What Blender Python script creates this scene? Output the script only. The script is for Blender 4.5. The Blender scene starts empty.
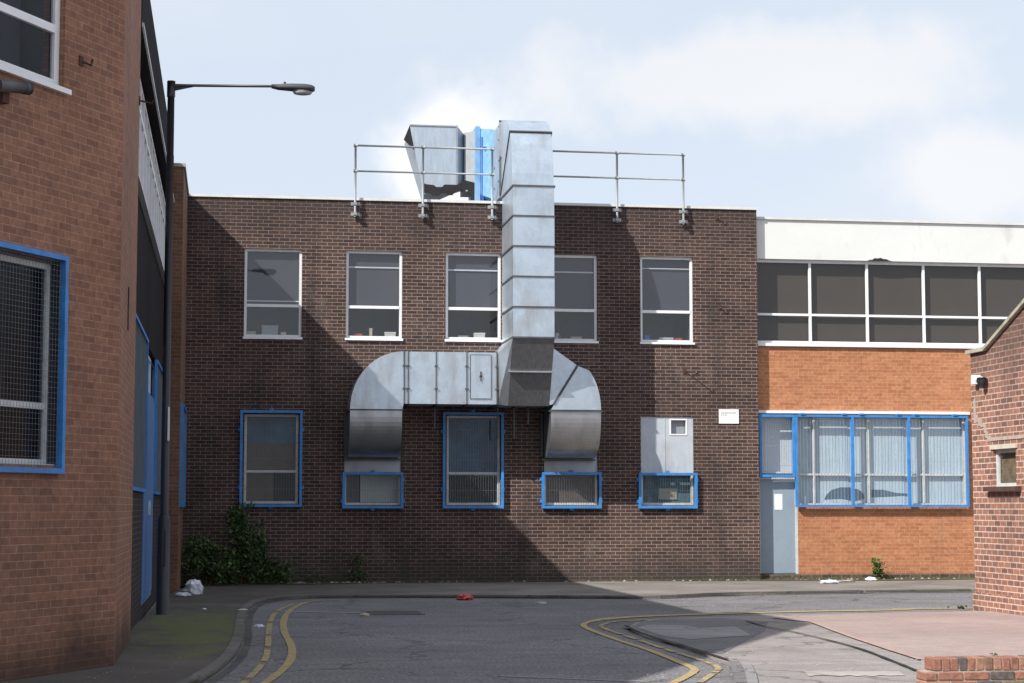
import bpy, math, random
from mathutils import Vector, noise
random.seed(7)
R = math.radians
sc = bpy.context.scene
col = sc.collection

# ------------------------------------------------------------------ camera model (used to set the camera and to lay out the ground plan)
FPX = 1876.0; PITCH = math.atan(165/1876); YAW = math.atan(285/math.hypot(1876,165)); EYE = 1.63
def G(px, py, z=0.0):
    a = px-512; c = -(py-341.5)
    y = FPX*math.cos(PITCH)-c*math.sin(PITCH); zz = FPX*math.sin(PITCH)+c*math.cos(PITCH)
    X = a*math.cos(YAW)+y*math.sin(YAW); Y = -a*math.sin(YAW)+y*math.cos(YAW)
    t = (z-EYE)/zz
    return (round(X*t,3), round(Y*t,3))
cd = bpy.data.cameras.new('camera'); cam = bpy.data.objects.new('camera', cd); col.objects.link(cam)
cam.location = (0,0,EYE); cam.rotation_euler = (R(90)+PITCH, 0, -YAW)
cd.sensor_width = 36; cd.lens = FPX/1024*36; cd.clip_start = .1; cd.clip_end = 3000
sc.camera = cam

# ------------------------------------------------------------------ materials
def newmat(name):
    m = bpy.data.materials.new(name); m.use_nodes = True
    nt = m.node_tree; b = nt.nodes['Principled BSDF']
    return m, nt, b
def N(nt, typ, **kw):
    n = nt.nodes.new(typ)
    for k, v in kw.items():
        if k in n.inputs: n.inputs[k].default_value = v
        else: setattr(n, k, v)
    return n
def c4(c): return (c[0], c[1], c[2], 1)
def noise_fac(nt, scale, lo, hi, coord='Object', detail=5, stretch=None, rough=.6):
    tc = N(nt, 'ShaderNodeTexCoord'); src = tc.outputs[coord]
    if stretch:
        mp = N(nt, 'ShaderNodeMapping'); mp.inputs['Scale'].default_value = stretch
        nt.links.new(src, mp.inputs['Vector']); src = mp.outputs[0]
    n = N(nt, 'ShaderNodeTexNoise'); n.inputs['Scale'].default_value = scale; n.inputs['Detail'].default_value = detail
    n.inputs['Roughness'].default_value = rough
    nt.links.new(src, n.inputs['Vector'])
    mr = N(nt, 'ShaderNodeMapRange'); mr.inputs['From Min'].default_value = .3; mr.inputs['From Max'].default_value = .7
    mr.inputs['To Min'].default_value = lo; mr.inputs['To Max'].default_value = hi
    nt.links.new(n.outputs['Fac'], mr.inputs['Value'])
    return mr.outputs[0], n
def mul(nt, colr, fac):
    m = N(nt, 'ShaderNodeVectorMath', operation='SCALE')
    nt.links.new(colr, m.inputs[0]); nt.links.new(fac, m.inputs['Scale'])
    return m.outputs[0]
def mixc(nt, a, b, fac):
    m = N(nt, 'ShaderNodeMix', data_type='RGBA')
    for s, v in ((6, a), (7, b)):
        if isinstance(v, tuple): m.inputs[s].default_value = c4(v)
        else: nt.links.new(v, m.inputs[s])
    if isinstance(fac, (int, float)): m.inputs[0].default_value = fac
    else: nt.links.new(fac, m.inputs[0])
    return m.outputs[2]
def plain(name, c, rough=.6, metal=0, var=.12, scale=3, stretch=None, bump=0, spec=.5, dirt=None, dirt_scale=2.0, dirt_lo=.55):
    m, nt, b = newmat(name)
    rgb = N(nt, 'ShaderNodeRGB'); rgb.outputs[0].default_value = c4(c)
    f, n = noise_fac(nt, scale, 1-var, 1+var, stretch=stretch)
    o = mul(nt, rgb.outputs[0], f)
    f2, _ = noise_fac(nt, scale*9, 1-var*.6, 1+var*.6)
    o = mul(nt, o, f2)
    if dirt:
        df, _ = noise_fac(nt, dirt_scale, 0, 1, stretch=(1,1,.35), detail=8)
        mr = N(nt, 'ShaderNodeMapRange'); mr.inputs['From Min'].default_value = dirt_lo; mr.inputs['To Max'].default_value = .7
        nt.links.new(df, mr.inputs['Value'])
        o = mixc(nt, o, dirt, mr.outputs[0])
    nt.links.new(o, b.inputs['Base Color'])
    b.inputs['Roughness'].default_value = rough; b.inputs['Metallic'].default_value = metal
    b.inputs['Specular IOR Level'].default_value = spec
    if bump:
        bp = N(nt, 'ShaderNodeBump'); bp.inputs['Strength'].default_value = bump; bp.inputs['Distance'].default_value = .01
        nt.links.new(n.outputs['Fac'], bp.inputs['Height']); nt.links.new(bp.outputs[0], b.inputs['Normal'])
    return m
def brick(name, c1, c2, mortar, bw=.225, bh=.075, ms=.010, bias=0.0, soot=(.3, .012), pale=None, zdark=None, freq=2, offset=.5, smooth=.25, varl=(.78,1.2), bump=.5, efflo=0):
    m, nt, b = newmat(name)
    uv = N(nt, 'ShaderNodeUVMap', uv_map='UVMap')
    # slight waviness so that courses are not ruler straight
    bt = N(nt, 'ShaderNodeTexBrick', offset=offset, offset_frequency=freq)
    bt.inputs['Color1'].default_value = c4(c1); bt.inputs['Color2'].default_value = c4(c2); bt.inputs['Mortar'].default_value = c4(mortar)
    bt.inputs['Scale'].default_value = 1; bt.inputs['Mortar Size'].default_value = ms/2; bt.inputs['Mortar Smooth'].default_value = smooth
    bt.inputs['Bias'].default_value = bias; bt.inputs['Brick Width'].default_value = bw; bt.inputs['Row Height'].default_value = bh
    nt.links.new(uv.outputs[0], bt.inputs['Vector'])
    o = bt.outputs['Color']
    f, n = noise_fac(nt, .55, varl[0], varl[1], detail=6); o = mul(nt, o, f)
    f, n2 = noise_fac(nt, 14, .8, 1.2, detail=4); o = mul(nt, o, f)
    # downward soot streaks
    f, _ = noise_fac(nt, 1.6, 0, 1, stretch=(1,1,.18), detail=7)
    mr = N(nt, 'ShaderNodeMapRange'); mr.inputs['From Min'].default_value = .62; mr.inputs['From Max'].default_value = 1.2; mr.inputs['To Max'].default_value = soot[0]*1.6
    nt.links.new(f, mr.inputs['Value']); o = mixc(nt, o, (soot[1],)*3, mr.outputs[0])
    if efflo:   # pale salt blooms and rain-washed patches
        f, _ = noise_fac(nt, 1.3, 0, 1, detail=9, stretch=(1,1,.6), rough=.7)
        mr = N(nt, 'ShaderNodeMapRange'); mr.inputs['From Min'].default_value = .70; mr.inputs['From Max'].default_value = 1.25; mr.inputs['To Max'].default_value = efflo*2
        nt.links.new(f, mr.inputs['Value']); o = mixc(nt, o, (.26,.22,.19), mr.outputs[0])
    if zdark:   # weathered courses: list of (z0, z1, colour, amount) : stain fading in from z0 to z1
        ge = N(nt, 'ShaderNodeNewGeometry'); sx = N(nt, 'ShaderNodeSeparateXYZ'); nt.links.new(ge.outputs['Position'], sx.inputs[0])
        fz, _ = noise_fac(nt, 1.1, -.25, .25, detail=6, stretch=(1,1,.5))
        ad = N(nt, 'ShaderNodeMath', operation='ADD'); nt.links.new(sx.outputs['Z'], ad.inputs[0]); nt.links.new(fz, ad.inputs[1])
        for (z0, z1, cc, am) in zdark:
            mr = N(nt, 'ShaderNodeMapRange'); mr.inputs['From Min'].default_value = z0; mr.inputs['From Max'].default_value = z1; mr.inputs['To Max'].default_value = am
            nt.links.new(ad.outputs[0], mr.inputs['Value']); o = mixc(nt, o, cc, mr.outputs[0])
    nt.links.new(o, b.inputs['Base Color'])
    b.inputs['Roughness'].default_value = .85; b.inputs['Specular IOR Level'].default_value = .3
    bp = N(nt, 'ShaderNodeBump'); bp.inputs['Strength'].default_value = bump; bp.inputs['Distance'].default_value = .006; bp.invert = True
    nt.links.new(bt.outputs['Fac'], bp.inputs['Height']); nt.links.new(bp.outputs[0], b.inputs['Normal'])
    return m
def glassmat(name, tint=(.55,.6,.65), refl=1.0, rough=.02, ripple=.0):
    m = bpy.data.materials.new(name); m.use_nodes = True; nt = m.node_tree
    for n in list(nt.nodes): nt.nodes.remove(n)
    out = N(nt, 'ShaderNodeOutputMaterial'); mx = N(nt, 'ShaderNodeMixShader'); tr = N(nt, 'ShaderNodeBsdfTransparent'); gl = N(nt, 'ShaderNodeBsdfGlossy')
    tr.inputs[0].default_value = c4(tint); gl.inputs['Roughness'].default_value = rough; gl.inputs[0].default_value = (refl, refl, refl, 1)
    ge = N(nt, 'ShaderNodeNewGeometry'); dt = N(nt, 'ShaderNodeVectorMath', operation='DOT_PRODUCT')   # two-sided Schlick reflectance of a thin pane
    nt.links.new(ge.outputs['Incoming'], dt.inputs[0]); nt.links.new(ge.outputs['Normal'], dt.inputs[1])
    ab = N(nt, 'ShaderNodeMath', operation='ABSOLUTE'); nt.links.new(dt.outputs['Value'], ab.inputs[0])
    om = N(nt, 'ShaderNodeMath', operation='SUBTRACT'); om.inputs[0].default_value = 1; nt.links.new(ab.outputs[0], om.inputs[1])
    pw = N(nt, 'ShaderNodeMath', operation='POWER'); nt.links.new(om.outputs[0], pw.inputs[0]); pw.inputs[1].default_value = 5
    lw = N(nt, 'ShaderNodeMath', operation='MULTIPLY_ADD'); nt.links.new(pw.outputs[0], lw.inputs[0]); lw.inputs[1].default_value = .92; lw.inputs[2].default_value = .075
    f, n = noise_fac(nt, .8, -1, 1)
    if ripple:
        bp = N(nt, 'ShaderNodeBump'); bp.inputs['Strength'].default_value = ripple; bp.inputs['Distance'].default_value = .02
        nt.links.new(n.outputs['Fac'], bp.inputs['Height']); nt.links.new(bp.outputs[0], gl.inputs['Normal'])
    nt.links.new(lw.outputs[0], mx.inputs[0]); nt.links.new(tr.outputs[0], mx.inputs[1]); nt.links.new(gl.outputs[0], mx.inputs[2])
    nt.links.new(mx.outputs[0], out.inputs[0])
    return m
def ground_mat(name, c, grain=120, patchy=(.82,1.15), speck=.35, stain=None, stain_amt=.5, pscale=.35, bump=.4, rough=.9, streak=None):
    m, nt, b = newmat(name)
    rgb = N(nt, 'ShaderNodeRGB'); rgb.outputs[0].default_value = c4(c)
    f, _ = noise_fac(nt, pscale, patchy[0], patchy[1], detail=7); o = mul(nt, rgb.outputs[0], f)
    f, _ = noise_fac(nt, 3.1, .9, 1.1, detail=6, stretch=streak or (1,1,1)); o = mul(nt, o, f)
    f, gn = noise_fac(nt, grain, 1-speck, 1+speck, detail=2); o = mul(nt, o, f)
    # long low-contrast tyre/wash streaks and a fine crack network
    f, _ = noise_fac(nt, .8, .86, 1.12, detail=9, stretch=(.35,2.4,1)); o = mul(nt, o, f)
    tc = N(nt, 'ShaderNodeTexCoord'); vo = N(nt, 'ShaderNodeTexVoronoi', feature='DISTANCE_TO_EDGE'); vo.inputs['Scale'].default_value = .33
    dn = N(nt, 'ShaderNodeTexNoise'); dn.inputs['Scale'].default_value = 1.5; dn.inputs['Detail'].default_value = 6; nt.links.new(tc.outputs['Object'], dn.inputs['Vector'])
    av = N(nt, 'ShaderNodeVectorMath', operation='MULTIPLY_ADD'); nt.links.new(dn.outputs['Color'], av.inputs[0]); av.inputs[1].default_value = (1.4,1.4,0); nt.links.new(tc.outputs['Object'], av.inputs[2])
    nt.links.new(av.outputs[0], vo.inputs['Vector'])
    ck = N(nt, 'ShaderNodeMapRange'); ck.inputs['From Max'].default_value = .014; ck.inputs['To Min'].default_value = .5; ck.inputs['To Max'].default_value = 1; nt.links.new(vo.outputs['Distance'], ck.inputs['Value'])
    o = mul(nt, o, ck.outputs[0])
    if stain:
        f, _ = noise_fac(nt, .9, 0, 1, detail=8)
        mr = N(nt, 'ShaderNodeMapRange'); mr.inputs['From Min'].default_value = .55; mr.inputs['From Max'].default_value = .95; mr.inputs['To Max'].default_value = stain_amt
        nt.links.new(f, mr.inputs['Value']); o = mixc(nt, o, stain, mr.outputs[0])
    nt.links.new(o, b.inputs['Base Color']); b.inputs['Roughness'].default_value = rough; b.inputs['Specular IOR Level'].default_value = .25
    bp = N(nt, 'ShaderNodeBump'); bp.inputs['Strength'].default_value = bump; bp.inputs['Distance'].default_value = .006
    nt.links.new(gn.outputs['Fac'], bp.inputs['Height']); nt.links.new(bp.outputs[0], b.inputs['Normal'])
    return m

M = {}
M['brown_brick'] = brick('dark brown brick', (.079,.049,.042), (.040,.026,.026), (.285,.205,.165), ms=.0118, varl=(.66,1.3), zdark=[(6.9,8.2,(.035,.028,.027),.55),(.75,.1,(.05,.045,.04),.6)], soot=(.5,.02), efflo=.22)
M['plum_brick'] = brick('plum black brick', (.026,.020,.022), (.015,.012,.015), (.085,.07,.068), ms=.011)
M['dirty_brick'] = brick('dirty plinth brick', (.14,.09,.065), (.07,.05,.04), (.22,.19,.16), ms=.015)
M['red_brick'] = brick('mottled red brick', (.275,.134,.086), (.200,.098,.066), (.34,.215,.145), bw=.225, bh=.0752, ms=.009, zdark=[(.62,.15,(.03,.02,.018),.75)], varl=(.85,1.15), soot=(.2,.03))
M['pier_brick'] = brick('red brown pier brick', (.20,.10,.065), (.14,.075,.05), (.26,.17,.12), ms=.010)
M['orange_brick'] = brick('orange brick', (.47,.205,.103), (.365,.145,.070), (.46,.28,.17), ms=.009, varl=(.9,1.08), soot=(.12,.08), bump=.2)
M['old_brick'] = brick('weathered red brick', (.30,.145,.105), (.14,.078,.068), (.54,.40,.33), bw=.225, bh=.0885, ms=.019, bias=-.15, freq=2, soot=(.3,.05), varl=(.75,1.2), zdark=[(3.1,4.1,(.085,.055,.048),.65)])
M['galv'] = plain('galvanised steel', (.55,.63,.71), rough=.38, metal=.75, var=.10, scale=3, bump=.35, dirt=(.40,.40,.40), dirt_scale=3, dirt_lo=.5)
M['galv_bend'] = plain('curved galvanised sheet', (.46,.48,.50), rough=.38, metal=.93, var=.10, scale=3, bump=.2, dirt=(.30,.30,.30), dirt_scale=3, dirt_lo=.5)
M['galv_flat'] = plain('dull galvanised steel', (.27,.29,.31), rough=.55, metal=.2, var=.12, scale=6, dirt=(.25,.24,.23))
M['hopper'] = plain('dusty dark galvanised steel', (.17,.17,.18), rough=.45, metal=.35, var=.2, scale=4, stretch=(5,5,.4))  # shade of the downward-facing front put into the steel colour
M['seam'] = plain('dark flange steel', (.10,.10,.11), rough=.6, metal=.4, var=.25)
M['cowl_steel'] = plain('weathered cowl steel', (.40,.46,.53), rough=.5, metal=.4, var=.14, scale=4, stretch=(3,3,.5), dirt=(.5,.5,.5))
M['blue_paint'] = plain('bright blue paint', (.036,.205,.53), rough=.5, var=.2, scale=6, dirt=(.10,.15,.22), dirt_scale=5, dirt_lo=.62)
M['fan_blue'] = plain('pale blue fan paint', (.17,.35,.56), rough=.5, var=.2, scale=6, dirt=(.35,.5,.65))
M['door_blue'] = plain('dull blue door paint', (.085,.19,.42), rough=.5, var=.15, scale=4, stretch=(4,4,.6))
M['white_frame'] = plain('white window paint', (.78,.79,.80), rough=.45, var=.06, scale=8)
M['grey_frame'] = plain('aged white frame', (.52,.54,.54), rough=.5, var=.15, scale=8)
M['white_fascia'] = plain('white fascia board', (.68,.69,.67), rough=.6, var=.03, scale=1.2, stretch=(.6,1,1), dirt=(.52,.51,.48), dirt_lo=.7)
M['coping'] = plain('pale metal coping', (.62,.62,.60), rough=.5, var=.1)
M['stone_coping'] = plain('weathered concrete coping', (.34,.31,.25), rough=.9, var=.25, scale=5, bump=.4)
M['dark_fascia'] = plain('dark bitumen fascia', (.020,.017,.020), rough=.95, var=.2, spec=.1)
M['spandrel'] = plain('charcoal spandrel panel', (.019,.016,.018), rough=.95, var=.15, scale=2, spec=.1)
M['panel_grey'] = plain('pale grey infill board', (.44,.48,.53), rough=.5, var=.08, scale=3, dirt=(.3,.3,.3))
M['door_grey'] = plain('blue grey door paint', (.25,.31,.37), rough=.45, var=.05, scale=2)
M['black'] = plain('black painted steel', (.020,.020,.026), rough=.45, var=.15, spec=.5)
M['lamp_grey'] = plain('grey lantern casing', (.06,.063,.07), rough=.5, var=.1)
M['paper'] = plain('white paper', (.8,.8,.79), rough=.7, var=.02)
M['print'] = plain('grey print', (.42,.42,.43), rough=.7, var=.05)
M['sea_green'] = plain('faded green board', (.12,.18,.19), rough=.9, var=.3)
M['print_blue'] = plain('slate blue cloth', (.10,.15,.20), rough=.9, var=.15)
M['felt'] = plain('torn black roofing felt', (.018,.016,.016), rough=.9, var=.3)
M['roof'] = plain('roof felt', (.09,.09,.09), rough=.9, var=.2)
M['room'] = plain('dim room lining', (.10,.095,.095), rough=.9, var=.15)
M['room_dark'] = plain('dark room lining', (.035,.034,.036), rough=.9, var=.2)
M['blind'] = plain('charcoal roller blind', (.058,.056,.066), rough=.9, var=.08, scale=1.5)
M['brown_blind'] = plain('brown grey roller blind', (.105,.088,.076), rough=.9, var=.05, scale=1.0)
M['brown_curtain'] = plain('brown board behind glass', (.15,.10,.07), rough=.9, var=.2, scale=3)  # brown part of the pane reflections, painted on a board
M['pale_blind'] = plain('pale vertical blind', (.55,.63,.66), rough=.8, var=.14, scale=5, stretch=(4,4,.25))
M['blue_board'] = plain('teal board behind glass', (.045,.12,.19), rough=.7, var=.35, scale=2.5)  # blue part of the pane reflections, painted on a board
M['rail_white'] = plain('white bar', (.6,.6,.6), rough=.6, var=.05)
M['wire'] = plain('grey mesh wire', (.16,.19,.22), rough=.5, metal=.3, var=.1)
M['wire_pale'] = plain('galvanised mesh wire', (.34,.40,.44), rough=.5, metal=.3, var=.1)
M['glass'] = glassmat('window glass', (.84,.88,.92))
M['glass_dark'] = glassmat('dark window glass', (.75,.76,.76), refl=.55)
M['glass_obscure'] = glassmat('obscured glass', (.5,.55,.6), refl=.38, rough=.22, ripple=.3)
M['glass_low'] = glassmat('ground floor glass', (.80,.86,.92), refl=.38)
M['glass_left'] = glassmat('shaded window glass', (.75,.78,.82), refl=.28)
M['glass_blue'] = glassmat('blue tinted side glass', (.15,.30,.45), refl=.12, rough=.1)
M['glass_side'] = glassmat('side strip glass', (.5,.5,.55), rough=.08)
M['bowl'] = plain('clear lamp bowl', (.36,.38,.40), rough=.15, var=.03)
M['rust'] = plain('rusty iron', (.07,.035,.025), rough=.9, var=.3)
M['asphalt'] = ground_mat('road asphalt', (.168,.161,.167), grain=26, patchy=(.80,1.18), speck=.6, stain=(.10,.095,.10), stain_amt=.5, pscale=.25)
M['old_asphalt'] = ground_mat('bleached asphalt', (.265,.240,.232), grain=60, patchy=(.84,1.12), speck=.3, stain=(.17,.155,.145), stain_amt=.6)
M['patch_asphalt'] = ground_mat('smooth asphalt patch', (.25,.24,.245), grain=70, speck=.2)
M['dark_patch'] = ground_mat('dark asphalt patch', (.165,.158,.163), grain=45, speck=.35)
M['pavement'] = ground_mat('dirty asphalt pavement', (.17,.155,.14), grain=60, patchy=(.7,1.25), speck=.35, stain=(.06,.055,.045), stain_amt=.75)
M['kerbstone'] = ground_mat('concrete kerb', (.15,.138,.13), grain=70, patchy=(.75,1.2), speck=.25, stain=(.10,.09,.08), stain_amt=.7)
M['gutter'] = ground_mat('gutter grime', (.085,.08,.08), grain=50, patchy=(.6,1.4), speck=.4)
M['tar'] = ground_mat('tar joint', (.03,.028,.03), grain=50, speck=.3)
M['concrete_strip'] = ground_mat('pale concrete strip', (.36,.33,.31), grain=70, speck=.2, stain=(.2,.18,.16), stain_amt=.5)
M['soil'] = ground_mat('soil and moss', (.09,.075,.045), grain=30, patchy=(.5,1.4), speck=.5, stain=(.05,.08,.02), stain_amt=.8)

def paving_mat():
    m, nt, b = newmat('pink block paving')
    tc = N(nt, 'ShaderNodeTexCoord')
    bt = N(nt, 'ShaderNodeTexBrick', offset=.5)
    bt.inputs['Color1'].default_value = (.35,.262,.240,1); bt.inputs['Color2'].default_value = (.29,.222,.208,1); bt.inputs['Mortar'].default_value = (.22,.17,.15,1)
    bt.inputs['Scale'].default_value = 1; bt.inputs['Mortar Size'].default_value = .004; bt.inputs['Brick Width'].default_value = .2; bt.inputs['Row Height'].default_value = .1
    mp = N(nt, 'ShaderNodeMapping'); mp.inputs['Rotation'].default_value = (0,0,R(35)); nt.links.new(tc.outputs['Object'], mp.inputs['Vector'])
    nt.links.new(mp.outputs[0], bt.inputs['Vector'])
    o = bt.outputs['Color']
    f, _ = noise_fac(nt, .5, .85, 1.15, detail=7); o = mul(nt, o, f)
    f, _ = noise_fac(nt, 40, .85, 1.15); o = mul(nt, o, f)
    f, _ = noise_fac(nt, 1.2, 0, 1, detail=8, stretch=(.4,1.6,1))
    mr = N(nt, 'ShaderNodeMapRange'); mr.inputs['From Min'].default_value = .5; mr.inputs['To Max'].default_value = .45; nt.links.new(f, mr.inputs['Value'])
    o = mixc(nt, o, (.27,.23,.21), mr.outputs[0])
    nt.links.new(o, b.inputs['Base Color']); b.inputs['Roughness'].default_value = .9
    return m
M['paving'] = paving_mat()
def yellow_mat(worn):
    m, nt, b = newmat('worn yellow paint' if worn else 'yellow road paint')
    f, _ = noise_fac(nt, 9, 0, 1, detail=8)
    mr = N(nt, 'ShaderNodeMapRange'); mr.inputs['From Min'].default_value = .42 if worn else .5; mr.inputs['From Max'].default_value = .8 if worn else .95
    nt.links.new(f, mr.inputs['Value'])
    o = mixc(nt, (.37,.275,.11), (.16,.15,.15), mr.outputs[0])
    f, _ = noise_fac(nt, 60, .8, 1.2); o = mul(nt, o, f)
    nt.links.new(o, b.inputs['Base Color']); b.inputs['Roughness'].default_value = .8
    return m
M['yellow'] = yellow_mat(False); M['yellow_worn'] = yellow_mat(True)
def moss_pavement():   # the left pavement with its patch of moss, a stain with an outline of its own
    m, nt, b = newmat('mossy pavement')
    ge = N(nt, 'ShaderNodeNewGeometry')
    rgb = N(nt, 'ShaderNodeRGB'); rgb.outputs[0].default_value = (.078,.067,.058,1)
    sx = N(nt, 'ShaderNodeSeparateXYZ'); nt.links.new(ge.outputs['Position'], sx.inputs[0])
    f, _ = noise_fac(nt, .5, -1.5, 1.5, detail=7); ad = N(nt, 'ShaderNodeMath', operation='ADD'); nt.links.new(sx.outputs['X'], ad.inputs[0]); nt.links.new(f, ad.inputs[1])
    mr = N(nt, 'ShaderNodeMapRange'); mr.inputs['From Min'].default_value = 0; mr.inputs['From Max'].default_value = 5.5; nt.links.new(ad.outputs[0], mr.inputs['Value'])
    base = mixc(nt, rgb.outputs[0], (.185,.165,.148), mr.outputs[0])  # shaded left end and sunlit right end put into the base colour
    f, _ = noise_fac(nt, .8, .65, 1.3, detail=8); o = mul(nt, base, f)
    f, gn = noise_fac(nt, 55, .65, 1.35, detail=2); o = mul(nt, o, f)
    mp = N(nt, 'ShaderNodeMapping'); mp.inputs['Location'].default_value = (.38/.75, -25.2/4.2, 0); mp.inputs['Scale'].default_value = (1/.75, 1/4.2, 0)
    nt.links.new(ge.outputs['Position'], mp.inputs['Vector'])
    ln = N(nt, 'ShaderNodeVectorMath', operation='LENGTH'); nt.links.new(mp.outputs[0], ln.inputs[0])
    f, _ = noise_fac(nt, 1.9, -.75, .75, detail=9, rough=.7, stretch=(1,.45,1))
    ad = N(nt, 'ShaderNodeMath', operation='ADD'); nt.links.new(ln.outputs['Value'], ad.inputs[0]); nt.links.new(f, ad.inputs[1])
    mr = N(nt, 'ShaderNodeMapRange'); mr.inputs['From Min'].default_value = 1.15; mr.inputs['From Max'].default_value = .45; mr.inputs['To Max'].default_value = .8
    nt.links.new(ad.outputs[0], mr.inputs['Value'])
    o = mixc(nt, o, (.100,.112,.028), mr.outputs[0])
    nt.links.new(o, b.inputs['Base Color']); b.inputs['Roughness'].default_value = .95
    bp = N(nt, 'ShaderNodeBump'); bp.inputs['Strength'].default_value = .5; bp.inputs['Distance'].default_value = .01
    nt.links.new(gn.outputs['Fac'], bp.inputs['Height']); nt.links.new(bp.outputs[0], b.inputs['Normal'])
    return m
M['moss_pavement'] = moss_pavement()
def island_mat(name, cols, mort=None):
    m, nt, b = newmat(name)
    ge = N(nt, 'ShaderNodeNewGeometry'); cr = N(nt, 'ShaderNodeValToRGB')
    cr.color_ramp.interpolation = 'CONSTANT'
    while len(cr.color_ramp.elements) < len(cols): cr.color_ramp.elements.new(.5)
    for i, c in enumerate(cols):
        cr.color_ramp.elements[i].position = i/len(cols); cr.color_ramp.elements[i].color = c4(c)
    nt.links.new(ge.outputs['Random Per Island'], cr.inputs[0])
    f, n = noise_fac(nt, 25, .6, 1.35, detail=6); o = mul(nt, cr.outputs[0], f)
    nt.links.new(o, b.inputs['Base Color']); b.inputs['Roughness'].default_value = .9
    bp = N(nt, 'ShaderNodeBump'); bp.inputs['Strength'].default_value = .6; bp.inputs['Distance'].default_value = .01
    nt.links.new(n.outputs['Fac'], bp.inputs['Height']); nt.links.new(bp.outputs[0], b.inputs['Normal'])
    return m
M['loose_bricks'] = island_mat('weathered wall bricks', [(.27,.12,.08),(.22,.10,.07),(.10,.085,.08),(.30,.16,.11),(.18,.10,.07),(.16,.13,.085),(.25,.115,.08)])
M['mortar'] = plain('old mortar', (.36,.30,.25), rough=.95, var=.2, scale=10)
M['leaf'] = island_mat('shrub leaves', [(.045,.085,.024),(.07,.12,.034),(.03,.06,.02),(.11,.16,.05),(.055,.10,.035)])
M['weed_leaf'] = island_mat('weed leaves', [(.06,.13,.02),(.09,.17,.03),(.045,.09,.015),(.12,.20,.04)])
M['stem'] = plain('woody stem', (.10,.07,.04), rough=.9, var=.3)
M['dry_stem'] = plain('dry stem', (.22,.17,.09), rough=.9, var=.3)
M['plastic_white'] = plain('white plastic', (.62,.64,.70), rough=.4, var=.1, scale=10)
M['plastic_red'] = plain('red plastic', (.50,.06,.06), rough=.45, var=.15, scale=20)
M['plastic_blue'] = plain('blue plastic', (.03,.12,.50), rough=.45, var=.1)
M['card_brown'] = plain('brown sheet', (.20,.14,.08), rough=.9, var=.4, scale=6)
M['stone_pale'] = plain('pale cement', (.50,.45,.38), rough=.9, var=.15)
M['card'] = plain('pale cardboard', (.45,.38,.28), rough=.8, var=.1)
M['cream'] = plain('cream paper', (.6,.58,.5), rough=.8, var=.1)
M['rubble'] = plain('pale rubble', (.27,.25,.22), rough=.9, var=.2)

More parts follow.
